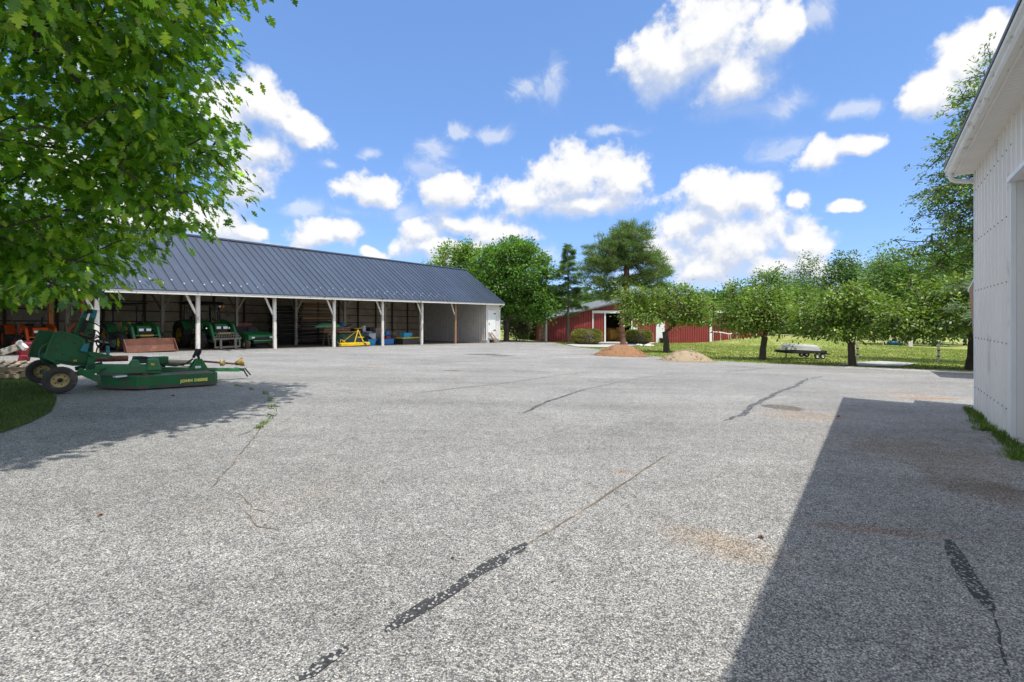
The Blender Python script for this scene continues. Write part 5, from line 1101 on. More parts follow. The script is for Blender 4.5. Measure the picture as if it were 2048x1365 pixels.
# ---- utility cart
def cart():
    e, s, k = 7.5, 0.45, 1.22; X, Y = SH.w(e, s); r = thing('utility_vehicle', 'low green utility cart with small cream-hubbed tyres parked beside the lumber', 'utility vehicle', (X, Y, G(X, Y)), SH_RZ)
    b = MB(); b.prism([(-0.62*k, -0.05*k, 0.42*k), (-0.62*k, -0.05*k, 0.62*k), (-0.62*k, 0.06*k, 0.68*k), (-0.62*k, 0.62*k, 0.80*k), (-0.62*k, 0.72*k, 0.42*k)], (1.24*k, 0, 0)); b.build('hood', MT['green'], r, bevel=0.04)
    b = MB(); b.box2((-0.60*k, 0.7*k, 0.34*k), (0.60*k, 2.2*k, 0.44*k)); b.box2((-0.4*k, -0.1*k, 0.26*k), (0.4*k, 0.72*k, 0.40*k)); b.build('frame', MT['black'], r)
    b = MB(); b.box2((-0.36*k, -0.085*k, 0.44*k), (0.36*k, -0.055*k, 0.55*k)); b.build('grille', MT['black'], r)
    for sg in (-1, 1):
        l = MB(); l.box2((sg*0.42*k-0.07*k, -0.085*k, 0.50*k), (sg*0.42*k+0.07*k, -0.055*k, 0.57*k)); l.build('headlight', MT['lamp'], r, bevel=0.01)
    bp = MB(); bp.tube([(-0.42*k, -0.12*k, 0.38*k), (0.42*k, -0.12*k, 0.38*k)], 0.03*k, 8); bp.tube([(-0.3*k, -0.12*k, 0.38*k), (-0.3*k, 0.1*k, 0.34*k)], 0.02*k, 6); bp.tube([(0.3*k, -0.12*k, 0.38*k), (0.3*k, 0.1*k, 0.34*k)], 0.02*k, 6); bp.build('bumper', MT['green'], r)
    for sg in (-1, 1):
        wheel(r, (sg*0.60*k, 0.20*k, 0.235*k), 0.235*k, 0.20*k, MT['rim_cream'], MT['old_tyre'], 0, 0.5, sg); wheel(r, (sg*0.60*k, 1.9*k, 0.27*k), 0.27*k, 0.28*k, MT['rim_yellow'], MT['tyre'], 0, 0.5, sg)
        b = MB(); b.box2((sg*0.3*k-0.24*k, 1.0*k, 0.52*k), (sg*0.3*k+0.24*k, 1.4*k, 0.64*k)); b.box((sg*0.3*k, 1.42*k, 0.82*k), (0.46*k, 0.1*k, 0.42*k), rx=-0.15); b.build('seat', MT['black'], r, bevel=0.03)
    b = MB(); b.box2((-0.62*k, 1.5*k, 0.60*k), (0.62*k, 2.6*k, 0.64*k)); b.box2((-0.62*k, 1.5*k, 0.645*k), (-0.58*k, 2.6*k, 0.88*k)); b.box2((0.58*k, 1.5*k, 0.645*k), (0.62*k, 2.6*k, 0.88*k)); b.box2((-0.575*k, 1.5*k, 0.645*k), (0.575*k, 1.54*k, 0.86*k)); b.build('cargo_box', MT['green'], r)
    b = MB(); c = Vector((-0.3*k, 0.78*k, 0.93*k)); b.tube([c + Vector((math.cos(a)*0.16*k, math.sin(a)*0.1*k, math.sin(a)*0.1*k)) for a in [2*math.pi*i/14 for i in range(15)]], 0.015*k, 6); b.tube([(-0.3*k, 0.62*k, 0.75*k), c], 0.02*k, 6); b.build('steering_wheel', MT['black'], r)
    return r
cart()
# red folded implement behind the cart
X, Y = SH.w(8.0, 4.4); zg = G(X, Y); o = thing('folding_rake', 'dark red folded implement behind the green utility cart', 'implement', (X, Y, zg), SH_RZ)
m = MB(); m.bar((-0.9, 0, 0.9), (0.9, 0, 1.35), 0.09, 0.07); m.bar((-0.9, 0.1, 1.35), (0.9, 0.1, 0.9), 0.09, 0.07); m.bar((-1.0, 0.05, 1.38), (1.0, 0.05, 1.38), 0.12, 0.10); m.build('frame', MT['red_paint'], o)
for sx in (-0.7, 0, 0.7):
    m = MB(); m.bar((sx, 0.05, 0.0), (sx, 0.05, 1.32), 0.06, 0.06); m.build('leg', MT['red_paint'], o)

MT['bell'] = M('dusty_yellow_plastic', (0.36,0.24,0.045), 0.65, var=0.3, scale=6, wear=(0.07,0.045,0.025), wamt=0.5, wscale=6)
# ---- big rotary mower in front (one wing folded up)
MW = Line(-8.83, 9.36, (0.70, 0.714), (-0.714, 0.70)); MZ = G(-8.83, 9.36)
mow = thing('rotary_mower', 'large green pull-behind rotary mower with one wing folded up, parked at the grass edge', 'mower', (MW.x0, MW.y0, 0), math.atan2(0.714, 0.70))
mw = lambda px, py, t: MW.loc(px, py, t)
def mg(p): return MW.g(p.x, p.y)
T0, TC = -0.28, 0.78
c0 = mw(276, 780, T0); f0 = mw(430, 770, T0); r2 = mw(202, 764, 0.40)
zd0 = mg(c0) + 0.045; zd1 = mw(300, 752, T0).z
plan = [(f0.x, T0), (f0.x + 0.06, T0 + 0.05), (f0.x + 0.09, 0.3), (f0.x + 0.09, 1.7), (f0.x, 2.0), (c0.x, 2.0), (r2.x, 1.35), (r2.x, 0.40), (c0.x, T0)]
m = MB(); n_ = len(plan); tl = lambda x: 0.03 * (x - c0.x)
def dk(x, y, z): return (x, y, z + MW.g(x, y) - mg(c0))
vs = [dk(x, y, zd0) for x, y in plan] + [dk(x, y, zd1) for x, y in plan]; cxm, cym = sum(p[0] for p in plan)/n_, sum(p[1] for p in plan)/n_
m.add(vs, [(i, (i+1) % n_, n_ + (i+1) % n_, n_ + i) for i in range(n_)])
inn = [(cxm + (x-cxm)*0.985, cym + (y-cym)*0.985) for x, y in plan]
m.add([dk(x, y, zd0) for x, y in inn] + [dk(x, y, zd1) for x, y in inn], [(i, n_ + i, n_ + (i+1) % n_, (i+1) % n_) for i in range(n_)])
m.bar(dk(c0.x, T0-0.012, zd0), dk(c0.x, T0-0.012, zd1), 0.05, 0.02, (0, 1, 0)); 
sk = m.build('deck_skirt', MT['green'], mow)
m = MB(); m.bar(dk(c0.x, T0-0.02, zd0+0.012), dk(f0.x+0.02, T0-0.02, zd0+0.012), 0.025, 0.055); m.bar(dk(c0.x, T0-0.02, zd0+0.012), dk(r2.x, 0.385, zd0+0.012), 0.025, 0.055); m.build('skid_runner', MT['dusty'], mow)
m = MB()
for i in range(9):
    xx = c0.x + (f0.x - c0.x) * (i + 0.5) / 9; m.lathe([(0.014, 0), (0.014, 0.008), (0, 0.012)], dk(xx, T0, zd1 - 0.04), (0, -1, 0), 6)
m.build('bolt_row', MT['rust'], sk)['kind'] = 'stuff'
m = MB(); m.add([dk(x, y, zd1-0.012) for x, y in plan], [tuple(range(n_))]); m.build('deck_top', MT['dusty'], mow)
fc = bpy.data.curves.new('lettering', 'FONT'); fc.body = 'JOHN DEERE'; fc.size = 0.115; fc.extrude = 0.0015; fc.align_x = 'LEFT'; fc.space_character = 1.12; fc.offset = 0.006
tx = bpy.data.objects.new('lettering', fc); COL.objects.link(tx); tx.parent = sk; tx.data.materials.append(M('worn_lettering', (0.85,0.70,0.16), 0.55, var=0.15, wear=(0.10,0.18,0.08), wamt=0.2, wscale=9))
q = mw(361, 765.5, T0-0.003); q2 = mw(416, 764.5, T0-0.003); tx.location = (q.x, T0-0.003, q.z); tx.rotation_euler = (math.radians(90), 0, 0)
bpy.context.view_layer.update(); wtx = max(0.01, tx.dimensions.x); fc.size *= (q2.x - q.x) / wtx
bpy.context.view_layer.update(); lme = bpy.data.meshes.new_from_object(tx.evaluated_get(bpy.context.evaluated_depsgraph_get()))
lo = bpy.data.objects.new('lettering_mesh', lme); COL.objects.link(lo); lo.parent = sk; lo.location = tx.location; lo.rotation_euler = tx.rotation_euler; bpy.data.objects.remove(tx); lo.name = 'lettering'
# frame rails, tongue, gearboxes
def mbar(name, pa, pb, t, wd, ht, mt, t2=None, parent=None, up=(0, 0, 1), bev=0.006):
    a = mw(pa[0], pa[1], t); b = mw(pb[0], pb[1], t if t2 is None else t2); m = MB(); m.bar(a, b, wd, ht, up); return m.build(name, mt, parent or mow, bevel=bev)
def mcyl(name, pa, pb, t, r, mt, t2=None, parent=None, n=12):
    a = mw(pa[0], pa[1], t); b = mw(pb[0], pb[1], t if t2 is None else t2); m = MB(); m.tube([a, b], r, n); return m.build(name, mt, parent or mow)
mbar('frame_rail', (190, 739), (322, 739), 0.30, 0.12, 0.16, MT['green_faded'])
mbar('frame_rail', (185, 734), (330, 734), 1.25, 0.10, 0.12, MT['green_faded'])
mbar('tongue', (310, 739), (478, 740), TC, 0.12, 0.085, MT['green_faded'])
mbar('hitch', (470, 738), (486, 740), TC, 0.10, 0.07, MT['green'])
m = MB(); a = [mw(*p, TC - 0.10) for p in ((377, 746), (380, 738), (394, 719), (404, 718), (416, 737), (417, 746))]; m.prism(a, (0, 0.03, 0)); m.prism([Vector((p.x, TC + 0.10, p.z)) for p in a], (0, 0.03, 0)); pl = m.build('hitch_plate', MT['green'], mow)
m = MB(); q = mw(396, 734.5, TC - 0.105); m.box((q.x, TC - 0.105, q.z), (0.12, 0.006, 0.055)); m.build('decal', MT['lamp'], pl)
def gearbox(name, pxl, pxr, pyt, pyb, t, dep, mt, bev=0.03, tp=0.04):
    a = mw(pxl, pyb, t); b = mw(pxr, pyt, t); m = MB(); lathe_box(m, a.x, b.x, t - dep/2, t + dep/2, a.z, b.z, tp); return m.build(name, mt, mow, bevel=bev, seg=3)
gearbox('gearbox', 291, 320, 717, 742, 0.36, 0.34, MT['green_faded'])
gearbox('pedestal', 252, 286, 719, 742, 0.55, 0.30, MT['green_faded'], tp=0.09)
gearbox('gear_case', 262, 300, 713, 728, 0.85, 0.30, MT['green_dark'])
gearbox('tool_box', 297, 335, 713, 729, 1.15, 0.28, MT['green'], bev=0.01, tp=0.0)
gearbox('deck_cover', 305, 344, 748, 757, 0.0, 0.34, MT['green_faded'], bev=0.01)
mcyl('hydraulic_cylinder', (338, 724), (382, 725), 0.85, 0.055, MT['beige'])
mcyl('drive_shaft', (182, 719), (256, 717), 0.95, 0.065, MT['rust'])
mcyl('shaft_band', (199, 717.5), (213, 717.5), 0.95, 0.072, MT['steel'])
m = MB(); a = mw(404, 723, TC); b = mw(470, 728, TC); m.tube([a, b], 0.026, 10); ps = m.build('drive_line', MT['rust'], mow)
m = MB(); q = mw(445, 726, TC); m.lathe([(0.03, -0.06), (0.075, -0.05), (0.085, 0.0), (0.065, 0.05), (0.03, 0.06)], q, (1, 0, 0), 14); m.build('joint_guard', MT['rim_cream'], ps)
m = MB(); q = mw(470, 728, TC); m.lathe([(0.035, 0), (0.05, 0.02), (0.06, 0.06), (0.105, 0.14), (0.115, 0.20), (0.10, 0.20), (0.055, 0.09), (0.025, 0.05)], q, (1, -0.25, 0.25), 16); m.build('shaft_bell', MT['bell'], ps)
m = MB(); q = mw(486, 737, TC); m.tube([q, q + Vector((0.05, 0, -0.12)), q + Vector((0.11, 0, -0.22))], 0.018, 6); m.tube([q + Vector((0.05, 0.03, 0)), q + Vector((0.12, 0.03, -0.10)), q + Vector((0.19, 0.03, -0.19))], 0.018, 6); m.build('chain', MT['black'], mow)
m = MB(); m.tube([mw(*p, TC + 0.05) for p in ((386, 716), (391, 708), (395, 700), (402, 698), (400, 705), (396, 712), (398, 718))], [0.03, 0.04, 0.05, 0.04, 0.03, 0.035, 0.025], 8); m.build('hose_end', MT['black'], mow)
m = MB()
m.tube([mw(*p, 0.6) for p in ((270, 716), (292, 716), (310, 722), (328, 730), (350, 732), (372, 728), (386, 718))], 0.022, 6)
m.tube([mw(*p, 0.7) for p in ((265, 714), (285, 714), (303, 717), (322, 726), (345, 730), (368, 731))], 0.018, 6); m.build('hose', MT['black'], mow)
m = MB(); q = mw(240, 753, -0.05); m.box((q.x, q.y, q.z), (0.20, 0.12, 0.03), rz=0.3); m.build('caution_plate', MT['lamp'], mow)
mbar('blade_bar', (283, 745), (304, 755), 0.1, 0.06, 0.03, MT['rust'])
# rear links and wheels
wheel(mow, mw(120, 760.5, 0.0), 0.262, 0.19, MT['rim_cream'], MT['old_tyre'], 0, 0.53, -1, (0, 1, 0), holes=6)
wheel(mow, mw(84, 743, 1.8), 0.262, 0.19, MT['rim_cream'], MT['old_tyre'], 0, 0.53, -1, (0, 1, 0), holes=6)
mbar('axle', (118, 757), (86, 744), 0.06, 0.08, 0.08, MT['green_dark'], 1.74)
mbar('wheel_arm', (128, 752), (200, 741), 0.14, 0.08, 0.09, MT['green'])
mbar('wheel_arm', (150, 738), (205, 728), 1.5, 0.08, 0.09, MT['green_dark'])
mbar('link_arm', (156, 741), (196, 759), 0.10, 0.05, 0.12, MT['green'])
mbar('link_bar', (176, 750), (214, 737), 0.25, 0.03, 0.05, MT['green_dark'])
mbar('upright', (178, 744), (184, 716), 0.7, 0.14, 0.12, MT['green'])
m = MB(); a = [mw(*p, 0.62) for p in ((176, 744), (177, 728), (196, 727), (203, 737), (200, 748))]; m.prism(a, (0, 0.16, 0)); m.build('hinge_block', MT['green_dark'], mow, bevel=0.01)
# folded wing: outer skin, back skin, rim between them
def wing_plate(name, pts, t, th, mt, bev=0.008): 
    m = MB(); m.prism([mw(*p, t) for p in pts], (0, th, 0)); return m.build(name, mt, mow, bevel=bev)
PA = [(89, 715), (98, 690), (109, 665.5), (123, 663.5), (146, 669), (168.5, 681), (166, 692), (160, 702), (178, 705), (200, 709), (204, 718), (176, 730), (146, 731), (110, 725)]
wing_plate('wing_deck', PA, 1.0, 0.05, MT['green'])
PBk = [(57, 713), (63, 692), (79, 661.5), (108, 663.5), (106, 672), (96, 700), (88, 716)]
wing_plate('wing_deck', PBk, 1.62, 0.05, MT['green'])
for nm, P_, t_ in (('wing_flange', PA, 0.985), ('wing_flange', PBk, 1.605)):
    m = MB(); Q_ = [mw(*p, t_) for p in P_]
    for a_, b_ in zip(Q_, Q_[1:] + Q_[:1]): m.bar(a_, b_, 0.03, 0.035, (0, 1, 0))
    m.build(nm, MT['green_faded'], mow)
m = MB()
for p in ((112, 700), (126, 708), (142, 716), (130, 676), (150, 686), (118, 686), (160, 716)): m.lathe([(0.02, 0), (0.02, 0.012), (0, 0.016)], mw(*p, 0.998), (0, -1, 0), 6)
m.build('bolt_set', MT['rust'], mow)['kind'] = 'stuff'
for p, sz_ in (((184, 726), 0.05), ((150, 722), 0.04), ((305, 729), 0.045)):
    q = mw(*p, 0.985 if p[0] < 160 else (0.895 if p[0] < 200 else 0.185)); m = MB(); m.box((q.x, q.y, q.z), (sz_*1.5, 0.004, sz_)); m.build('warning_decal', MT['yellow'], mow)
m = MB(); a0, a1 = mw(98, 690, 1.05), mw(109, 665.5, 1.05)
m.prism([mw(109, 666.5, 1.06), mw(123, 664.5, 1.06), mw(146, 670, 1.06), mw(146, 672, 1.06), mw(123, 667, 1.06), mw(109, 669, 1.06)], (0, 0.52, 0)); m.build('wing_rim', MT['green_dark'], mow)
m = MB(); q = mw(88, 706, 1.3); m.lathe([(0.22, -0.10), (0.25, -0.08), (0.25, 0.10), (0.22, 0.10)], (q.x + 0.16, 1.32, q.z - 0.02), (0, 1, 0), 24, closed=True); m.build('wing_hoop', MT['green_faded'], mow)
m = MB(); m.lathe([(0, -0.12), (0.16, -0.12), (0.13, 0.10), (0, 0.12)], (q.x + 0.10, 1.30, q.z - 0.08), (0, 1, 0), 16); m.build('wing_gearbox', MT['green_dark'], mow)
wing_plate('hinge_cover', [(160, 702), (166, 690), (180, 686), (174, 706)], 0.93, 0.06, MT['teal'])
wing_plate('wing_frame', [(176, 706), (186, 704), (226, 712), (222, 722), (188, 722)], 0.9, 0.12, MT['green'])
TW = [(147, 670), (162, 635), (190.5, 637.5), (184, 662), (176, 684), (165, 680)]
wing_plate('lift_tower', TW, 1.30, 0.09, MT['green'])
wing_plate('tower_web', [(174, 704), (180, 684), (188, 660), (192, 662), (184, 706)], 1.28, 0.12, MT['green_dark'])
wing_plate('tower_cap', [(160, 637), (172, 616.5), (195.5, 621), (190.5, 639.5), (184, 637), (177, 631), (168, 636)], 1.27, 0.15, MT['teal'])  # teal-blue reflection on the tower top is in the cap's colour
mcyl('lift_cylinder', (162, 666), (173.5, 641), 1.20, 0.048, MT['black']); mcyl('cylinder_rod', (173.5, 641), (178.5, 624), 1.20, 0.026, MT['chrome'])
m = MB(); q = mw(178.5, 623, 1.20); m.box((q.x, 1.20, q.z), (0.10, 0.10, 0.10)); m.build('cylinder_clevis', MT['black'], mow)
m = MB(); m.tube([mw(*p, 1.15) for p in ((160, 667), (168, 672), (178, 676), (186, 679))], 0.03, 8); m.build('pivot_pin', MT['rust'], mow)
hs_ = [((176, 643), (186, 646), (198, 652), (208, 660), (214, 670), (215, 680)), ((174, 662), (186, 660), (196, 664), (200, 672), (199, 680)), ((168, 672), (180, 676), (192, 674), (204, 678), (216, 684), (224, 690)), ((172, 676), (186, 682), (200, 686), (214, 688), (222, 684)), ((192, 708), (194, 698), (200, 688), (196, 680), (192, 684), (196, 694), (204, 698)), ((176, 670), (190, 670), (202, 676), (208, 686), (202, 694), (194, 690)), ((186, 680), (198, 674), (212, 678), (222, 686), (228, 692))]
for i, h in enumerate(hs_):
    P = [mw(*p, 1.10 - 0.03 * i) for p in h]; Q = []
    for j in range(len(P) - 1):
        p0, p1, p2, p3 = P[max(0, j-1)], P[j], P[j+1], P[min(len(P)-1, j+2)]
        for s in (0, .25, .5, .75): Q.append(0.5 * ((2*p1) + (p2-p0)*s + (2*p0-5*p1+4*p2-p3)*s*s + (3*p1-p0-3*p2+p3)*s**3))
    Q.append(P[-1]); m = MB(); m.tube(Q, 0.014, 6); m.build('hose', MT['black'], mow)
mcyl('hose_rack', (176, 681), (222, 687), 1.05, 0.028, MT['beige'])
gearbox('valve_post', 212, 219, 692, 712, 1.05, 0.08, MT['teal'], bev=0.008, tp=0.0)
wing_plate('latch_plate', [(222, 682), (231, 680), (232, 688), (228, 696), (222, 694)], 1.0, 0.04, MT['green_dark'])
m = MB(); m.prism([mw(130, 665.5, 1.75), mw(140, 655, 1.75), mw(153, 643.5, 1.75), mw(151, 650, 1.75), mw(140, 662, 1.75), mw(134, 668, 1.75)], (0, 0.01, 0)); m.build('warning_triangle', MT['orange'], mow)
mbar('wing_brace', (112, 722), (178, 729), 0.98, 0.05, 0.05, MT['green_dark'])

# ---- scrap at the far left on the grass
LF = Line(-13.2, 12.4, (0.70, 0.714), (-0.714, 0.70))
def scr(px, py, Y):
    X = (px - CX_) / F_ * Y; return Vector((X, Y, CZ - (py - HY_) / F_ * Y))
def pallet(label, loc, rz, tilt_=0.0, grp=None):
    o = thing('wooden_pallet', label, 'pallet', loc, rz, grp); o.rotation_euler = (tilt_, 0.04, rz)
    for i in range(3):
        m = MB(); m.box2((-0.55, -0.45 + i*0.42, 0.02), (0.55, -0.39 + i*0.42, 0.11)); m.build('stringer', MT['pallet_wood'], o)
    for i in range(6):
        m = MB(); m.box2((-0.55 + i*0.2, -0.46, 0.111), (-0.55 + i*0.2 + 0.12, 0.46, 0.13)); m.build('slat', MT['pallet_wood'], o)
    for i in range(3):
        m = MB(); m.box2((-0.52 + i*0.45, -0.46, 0.0), (-0.52 + i*0.45 + 0.12, 0.46, 0.019)); m.build('slat', MT['grey_wood'], o)
    return o
b0 = scr(38, 742, 11.9); gz0 = G(b0.x, b0.y)
pallet('broken wooden pallet lying lowest on the grass left of the mower wheels', (b0.x, b0.y, gz0 + 0.01), 0.75, 0.0, 'pallets left of the mower')
pallet('upper splintered wooden pallet tilted on another pallet left of the mower', (b0.x - 0.05, b0.y + 0.12, gz0 + 0.20), 0.55, 0.10, 'pallets left of the mower')
o = thing('weathered_plank', 'whitish peeling wooden beam leaning at the left frame edge', 'plank', (0, 0, 0)); 
a = scr(-40, 720, 12.2); b = scr(46, 691, 12.6); m = MB(); m.bar(a, b, 0.08, 0.17); m.build('beam', MT['grey_wood'], o, bevel=0.01); m = MB(); m.bar(b + Vector((-0.06, -0.06, 0.10)), b + Vector((0.14, -0.06, -0.10)), 0.09, 0.12); m.build('end_block', MT['white_paint'], o, bevel=0.01)
o = thing('red_implement', 'crimson sheet-metal implement jammed between pallets and green mower', 'implement', (0, 0, 0))
m = MB(); m.prism([scr(*p, 12.8) for p in ((28, 686), (66, 686), (72, 692), (60, 710), (46, 716), (38, 708), (50, 696), (28, 694))], (0.25, 0.25, 0)); m.build('housing', MT['red_paint'], o, bevel=0.02)
m = MB(); m.bar(scr(44, 735, 12.5), scr(50, 712, 12.5), 0.16, 0.16); m.build('leg', MT['red_paint'], o)

# ---- lumber in the shed
def boards(label, grp, mat_list, e0, e1, s0, h0, h1, rows, deep, seed, th=None):
    r = random.Random(seed); first = {}
    for d in range(deep):
        z = h0
        for i in range(rows):
            t_ = (h1 - h0) / rows; mt = mat_list[r.randrange(len(mat_list))]
            if mt.name not in first:
                m = MB(); m.box2((0, 0, 0), (1, 1, 1)); o = m.build('board', mt, bevel=0.0); first[mt.name] = o
            else:
                o = first[mt.name].copy(); COL.objects.link(o)
            ex0 = e0 + r.uniform(-0.25, 0.18); ex1 = e1 + r.uniform(-0.22, 0.3); ss = s0 + d * 0.42 + r.uniform(-0.05, 0.07) + 0.05*math.sin(i*1.7)
            X, Y = SH.w(ex0, ss); zg = SH.g((e0+e1)/2, s0)
            o.location = (X, Y, zg + z); o.scale = (ex1 - ex0, 0.36, t_ * r.uniform(0.45, 0.85)); o.rotation_euler = (r.uniform(-.03, .03), r.uniform(-.010, .010), SH_RZ + r.uniform(-.015, .015)); z += t_
            tag(o, label, 'board', grp)
boards('blackened board in the tall dark lumber stack left of the grey inner post', 'boards in the dark lumber stack', [MT['black_lumber']], 10.75, 12.40, 4.62, 0.06, 2.75, 38, 2, 3)
boards('dark board low in the stack under the pale brown lumber', 'boards in the stack right of the grey post, lower', [MT['black_lumber'], MT['black_lumber'], MT['dark_wood']], 12.55, 15.0, 4.62, 0.06, 1.75, 24, 1, 4)
boards('pale brown rough board at the top of the lumber stack', 'pale boards on top of the lumber stack', [MT['brown_lumber'], MT['tan_lumber'], MT['umber_lumber'], MT['dark_wood']], 12.6, 15.2, 4.6, 1.76, 3.25, 16, 1, 5)
boards('short reddish brown board stuck out below the green hull', 'reddish boards under the green hull', [MT['raw_wood']], 12.6, 14.55, 1.9, 0.93, 1.27, 5, 1, 6)
q = SH.loc(657, 655, 1.9); zc = q.z; X, Y = SH.w(q.x, 1.9)
m = MB(); n_ = 15; vs = []; fs = []
for i in range(n_):
    s = -1 + 2 * i / (n_ - 1); wv = 0.36 * (1 - abs(s) ** 2.4) + 0.008; hv = 0.30 * (1 - 0.45 * abs(s) ** 3)
    for j in range(9):
        a = math.pi * j / 8; vs.append((s * 1.05, math.cos(a) * wv, math.sin(a) * hv * (1 - abs(s) ** 6 * 0.8)))
for i in range(n_ - 1):
    for j in range(8): fs.append((i*9+j, (i+1)*9+j, (i+1)*9+j+1, i*9+j+1))
m.add(vs, fs, True); m.add([(s_, y_, -0.02) for s_, y_ in ((-1.03, 0), (-0.6, -0.3), (0, -0.36), (0.6, -0.3), (1.03, 0), (0.6, 0.3), (0, 0.36), (-0.6, 0.3))], [tuple(range(8))]); o = m.build('upturned_canoe', MT['canoe'], norm=False); o.location = (X, Y, zc); o.rotation_euler = (0, 0, SH_RZ)
tag(o, 'pale green upturned hull lying on the reddish boards by the third clear post', 'canoe')
# trestle that carries the hull and boards
m = thing('wooden_trestle', 'dark trestle holding up the reddish boards and green hull', 'trestle', (*SH.w(13.5, 1.95), SH.g(13.5, 1.95)), SH_RZ)
for sx in (-0.75, 0.75):
    for sy in (-0.3, 0.3):
        l = MB(); l.bar((sx, sy*1.3, 0), (sx, sy*0.4, 0.85), 0.08, 0.08); l.build('leg', MT['dark_wood'], m)
    l = MB(); l.box2((sx-0.06, -0.4, 0.851), (sx+0.06, 0.4, 0.92)); l.build('beam', MT['dark_wood'], m)

# ---- yellow finishing mower
def ymower():
    q = SH.loc(706, 692, 0.25); X, Y = SH.w(q.x, 0.25); r = thing('tow_mower', 'small bright yellow mower deck with A-frame hitch before the shed clutter', 'mower', (X, Y, G(X, Y)), SH_RZ)
    W = 1.12; m = MB(); m.prism([(-W, -0.25, 0.06), (-W*0.72, -0.52, 0.06), (W*0.9, -0.52, 0.06), (W, -0.3, 0.06), (W, 0.45, 0.06), (-W*0.6, 0.5, 0.06), (-W*1.02, 0.1, 0.06)], (0, 0, 0.20)); m.build('deck', MT['yellow'], r, bevel=0.02)
    for sx in (-0.02, 0.72):
        l = MB(); l.bar((sx + (0.0 if sx < 0.3 else 0.0), -0.2, 0.26), (0.33, -0.1, 1.12), 0.06, 0.03, (0, 1, 0)); l.build('hitch_arm', MT['yellow'], r)
    l = MB(); l.bar((-0.72, 0.25, 0.26), (0.33, -0.06, 1.10), 0.04, 0.02, (0, 1, 0)); l.build('brace', MT['yellow'], r)
    l = MB(); l.bar((0.25, -0.17, 0.62), (0.78, -0.17, 0.60), 0.04, 0.05); l.bar((0.36, 0.3, 0.26), (0.36, -0.06, 1.05), 0.04, 0.03, (1, 0, 0)); l.build('cross_bar', MT['yellow'], r)
    l = MB(); l.tube([(-1.0, 0.0, 0.26), (-1.02, -0.05, 0.5), (-0.85, -0.1, 0.42), (-0.72, -0.2, 0.27)], 0.02, 6); l.build('handle', MT['yellow'], r)
    l = MB(); l.tube([(0.35, -0.2, 0.3), (0.5, -0.45, 0.26), (0.62, -0.62, 0.12)], 0.045, 8); l.build('drive_shaft', MT['black'], r)
    wheel(r, (-W*1.12, 0.05, 0.2), 0.2, 0.10, MT['teal'], MT['tyre'], 0, 0.5, -1)
ymower()
# ---- tubs, totes and clutter
def tub(name, label, cat, pxl, pxr, pyt, pyb, s, mt, dep=None, taper=0.06, lid=None, rim=True, grp=None):
    a = SH.loc(pxl, pyb, s); b = SH.loc(pxr, pyt, s); wd = b.x - a.x; h = max(0.08, SH.loc((pxl+pxr)/2, pyt, s).z - SH.loc((pxl+pxr)/2, pyb, s).z); d = dep or wd * 0.62
    cx = (a.x + b.x)/2; X, Y = SH.w(cx, s + d/2); zb0 = SH.loc((pxl+pxr)/2, pyb, s).z
    if pyb >= 675 and name != 'tub_up': zb0 = max(zb0, G(X, Y))
    r = thing(name, label, cat, (X, Y, zb0), SH_RZ, grp); t = taper * wd
    m = MB(); m.add([(-wd/2+t, -d/2+t, 0), (wd/2-t, -d/2+t, 0), (wd/2-t, d/2-t, 0), (-wd/2+t, d/2-t, 0), (-wd/2, -d/2, h), (wd/2, -d/2, h), (wd/2, d/2, h), (-wd/2, d/2, h),
        (-wd/2+0.03, -d/2+0.03, h), (wd/2-0.03, -d/2+0.03, h), (wd/2-0.03, d/2-0.03, h), (-wd/2+0.03, d/2-0.03, h), (-wd/2+t+.03, -d/2+t+.03, 0.02), (wd/2-t-.03, -d/2+t+.03, 0.02), (wd/2-t-.03, d/2-t-.03, 0.02), (-wd/2+t+.03, d/2-t-.03, 0.02)],
        [(3,2,1,0),(0,1,5,4),(1,2,6,5),(2,3,7,6),(3,0,4,7),(4,5,9,8),(5,6,10,9),(6,7,11,10),(7,4,8,11),(8,9,13,12),(9,10,14,13),(10,11,15,14),(11,8,12,15),(12,13,14,15)]); m.build('body', mt, r, bevel=0.012)
    if lid:
        m = MB(); m.box2((-wd/2-0.03, -d/2-0.03, h+0.001), (wd/2+0.03, d/2+0.03, h+0.05)); m.box2((-wd/2+0.06, -d/2+0.06, h+0.051), (wd/2-0.06, d/2-0.06, h+0.068)); m.build('lid', lid, r, bevel=0.012)
    elif rim:
        m = MB()
        for aa, bb in (((-wd/2-.02, -d/2-.02, h-.05), (wd/2+.02, -d/2-.002, h+.004)), ((-wd/2-.02, d/2+.002, h-.05), (wd/2+.02, d/2+.02, h+.004)), ((-wd/2-.02, -d/2, h-.05), (-wd/2-.002, d/2, h+.004)), ((wd/2+.002, -d/2, h-.05), (wd/2+.02, d/2, h+.004))): m.box2(aa, bb)
        m.build('rim', mt, r)
    return r
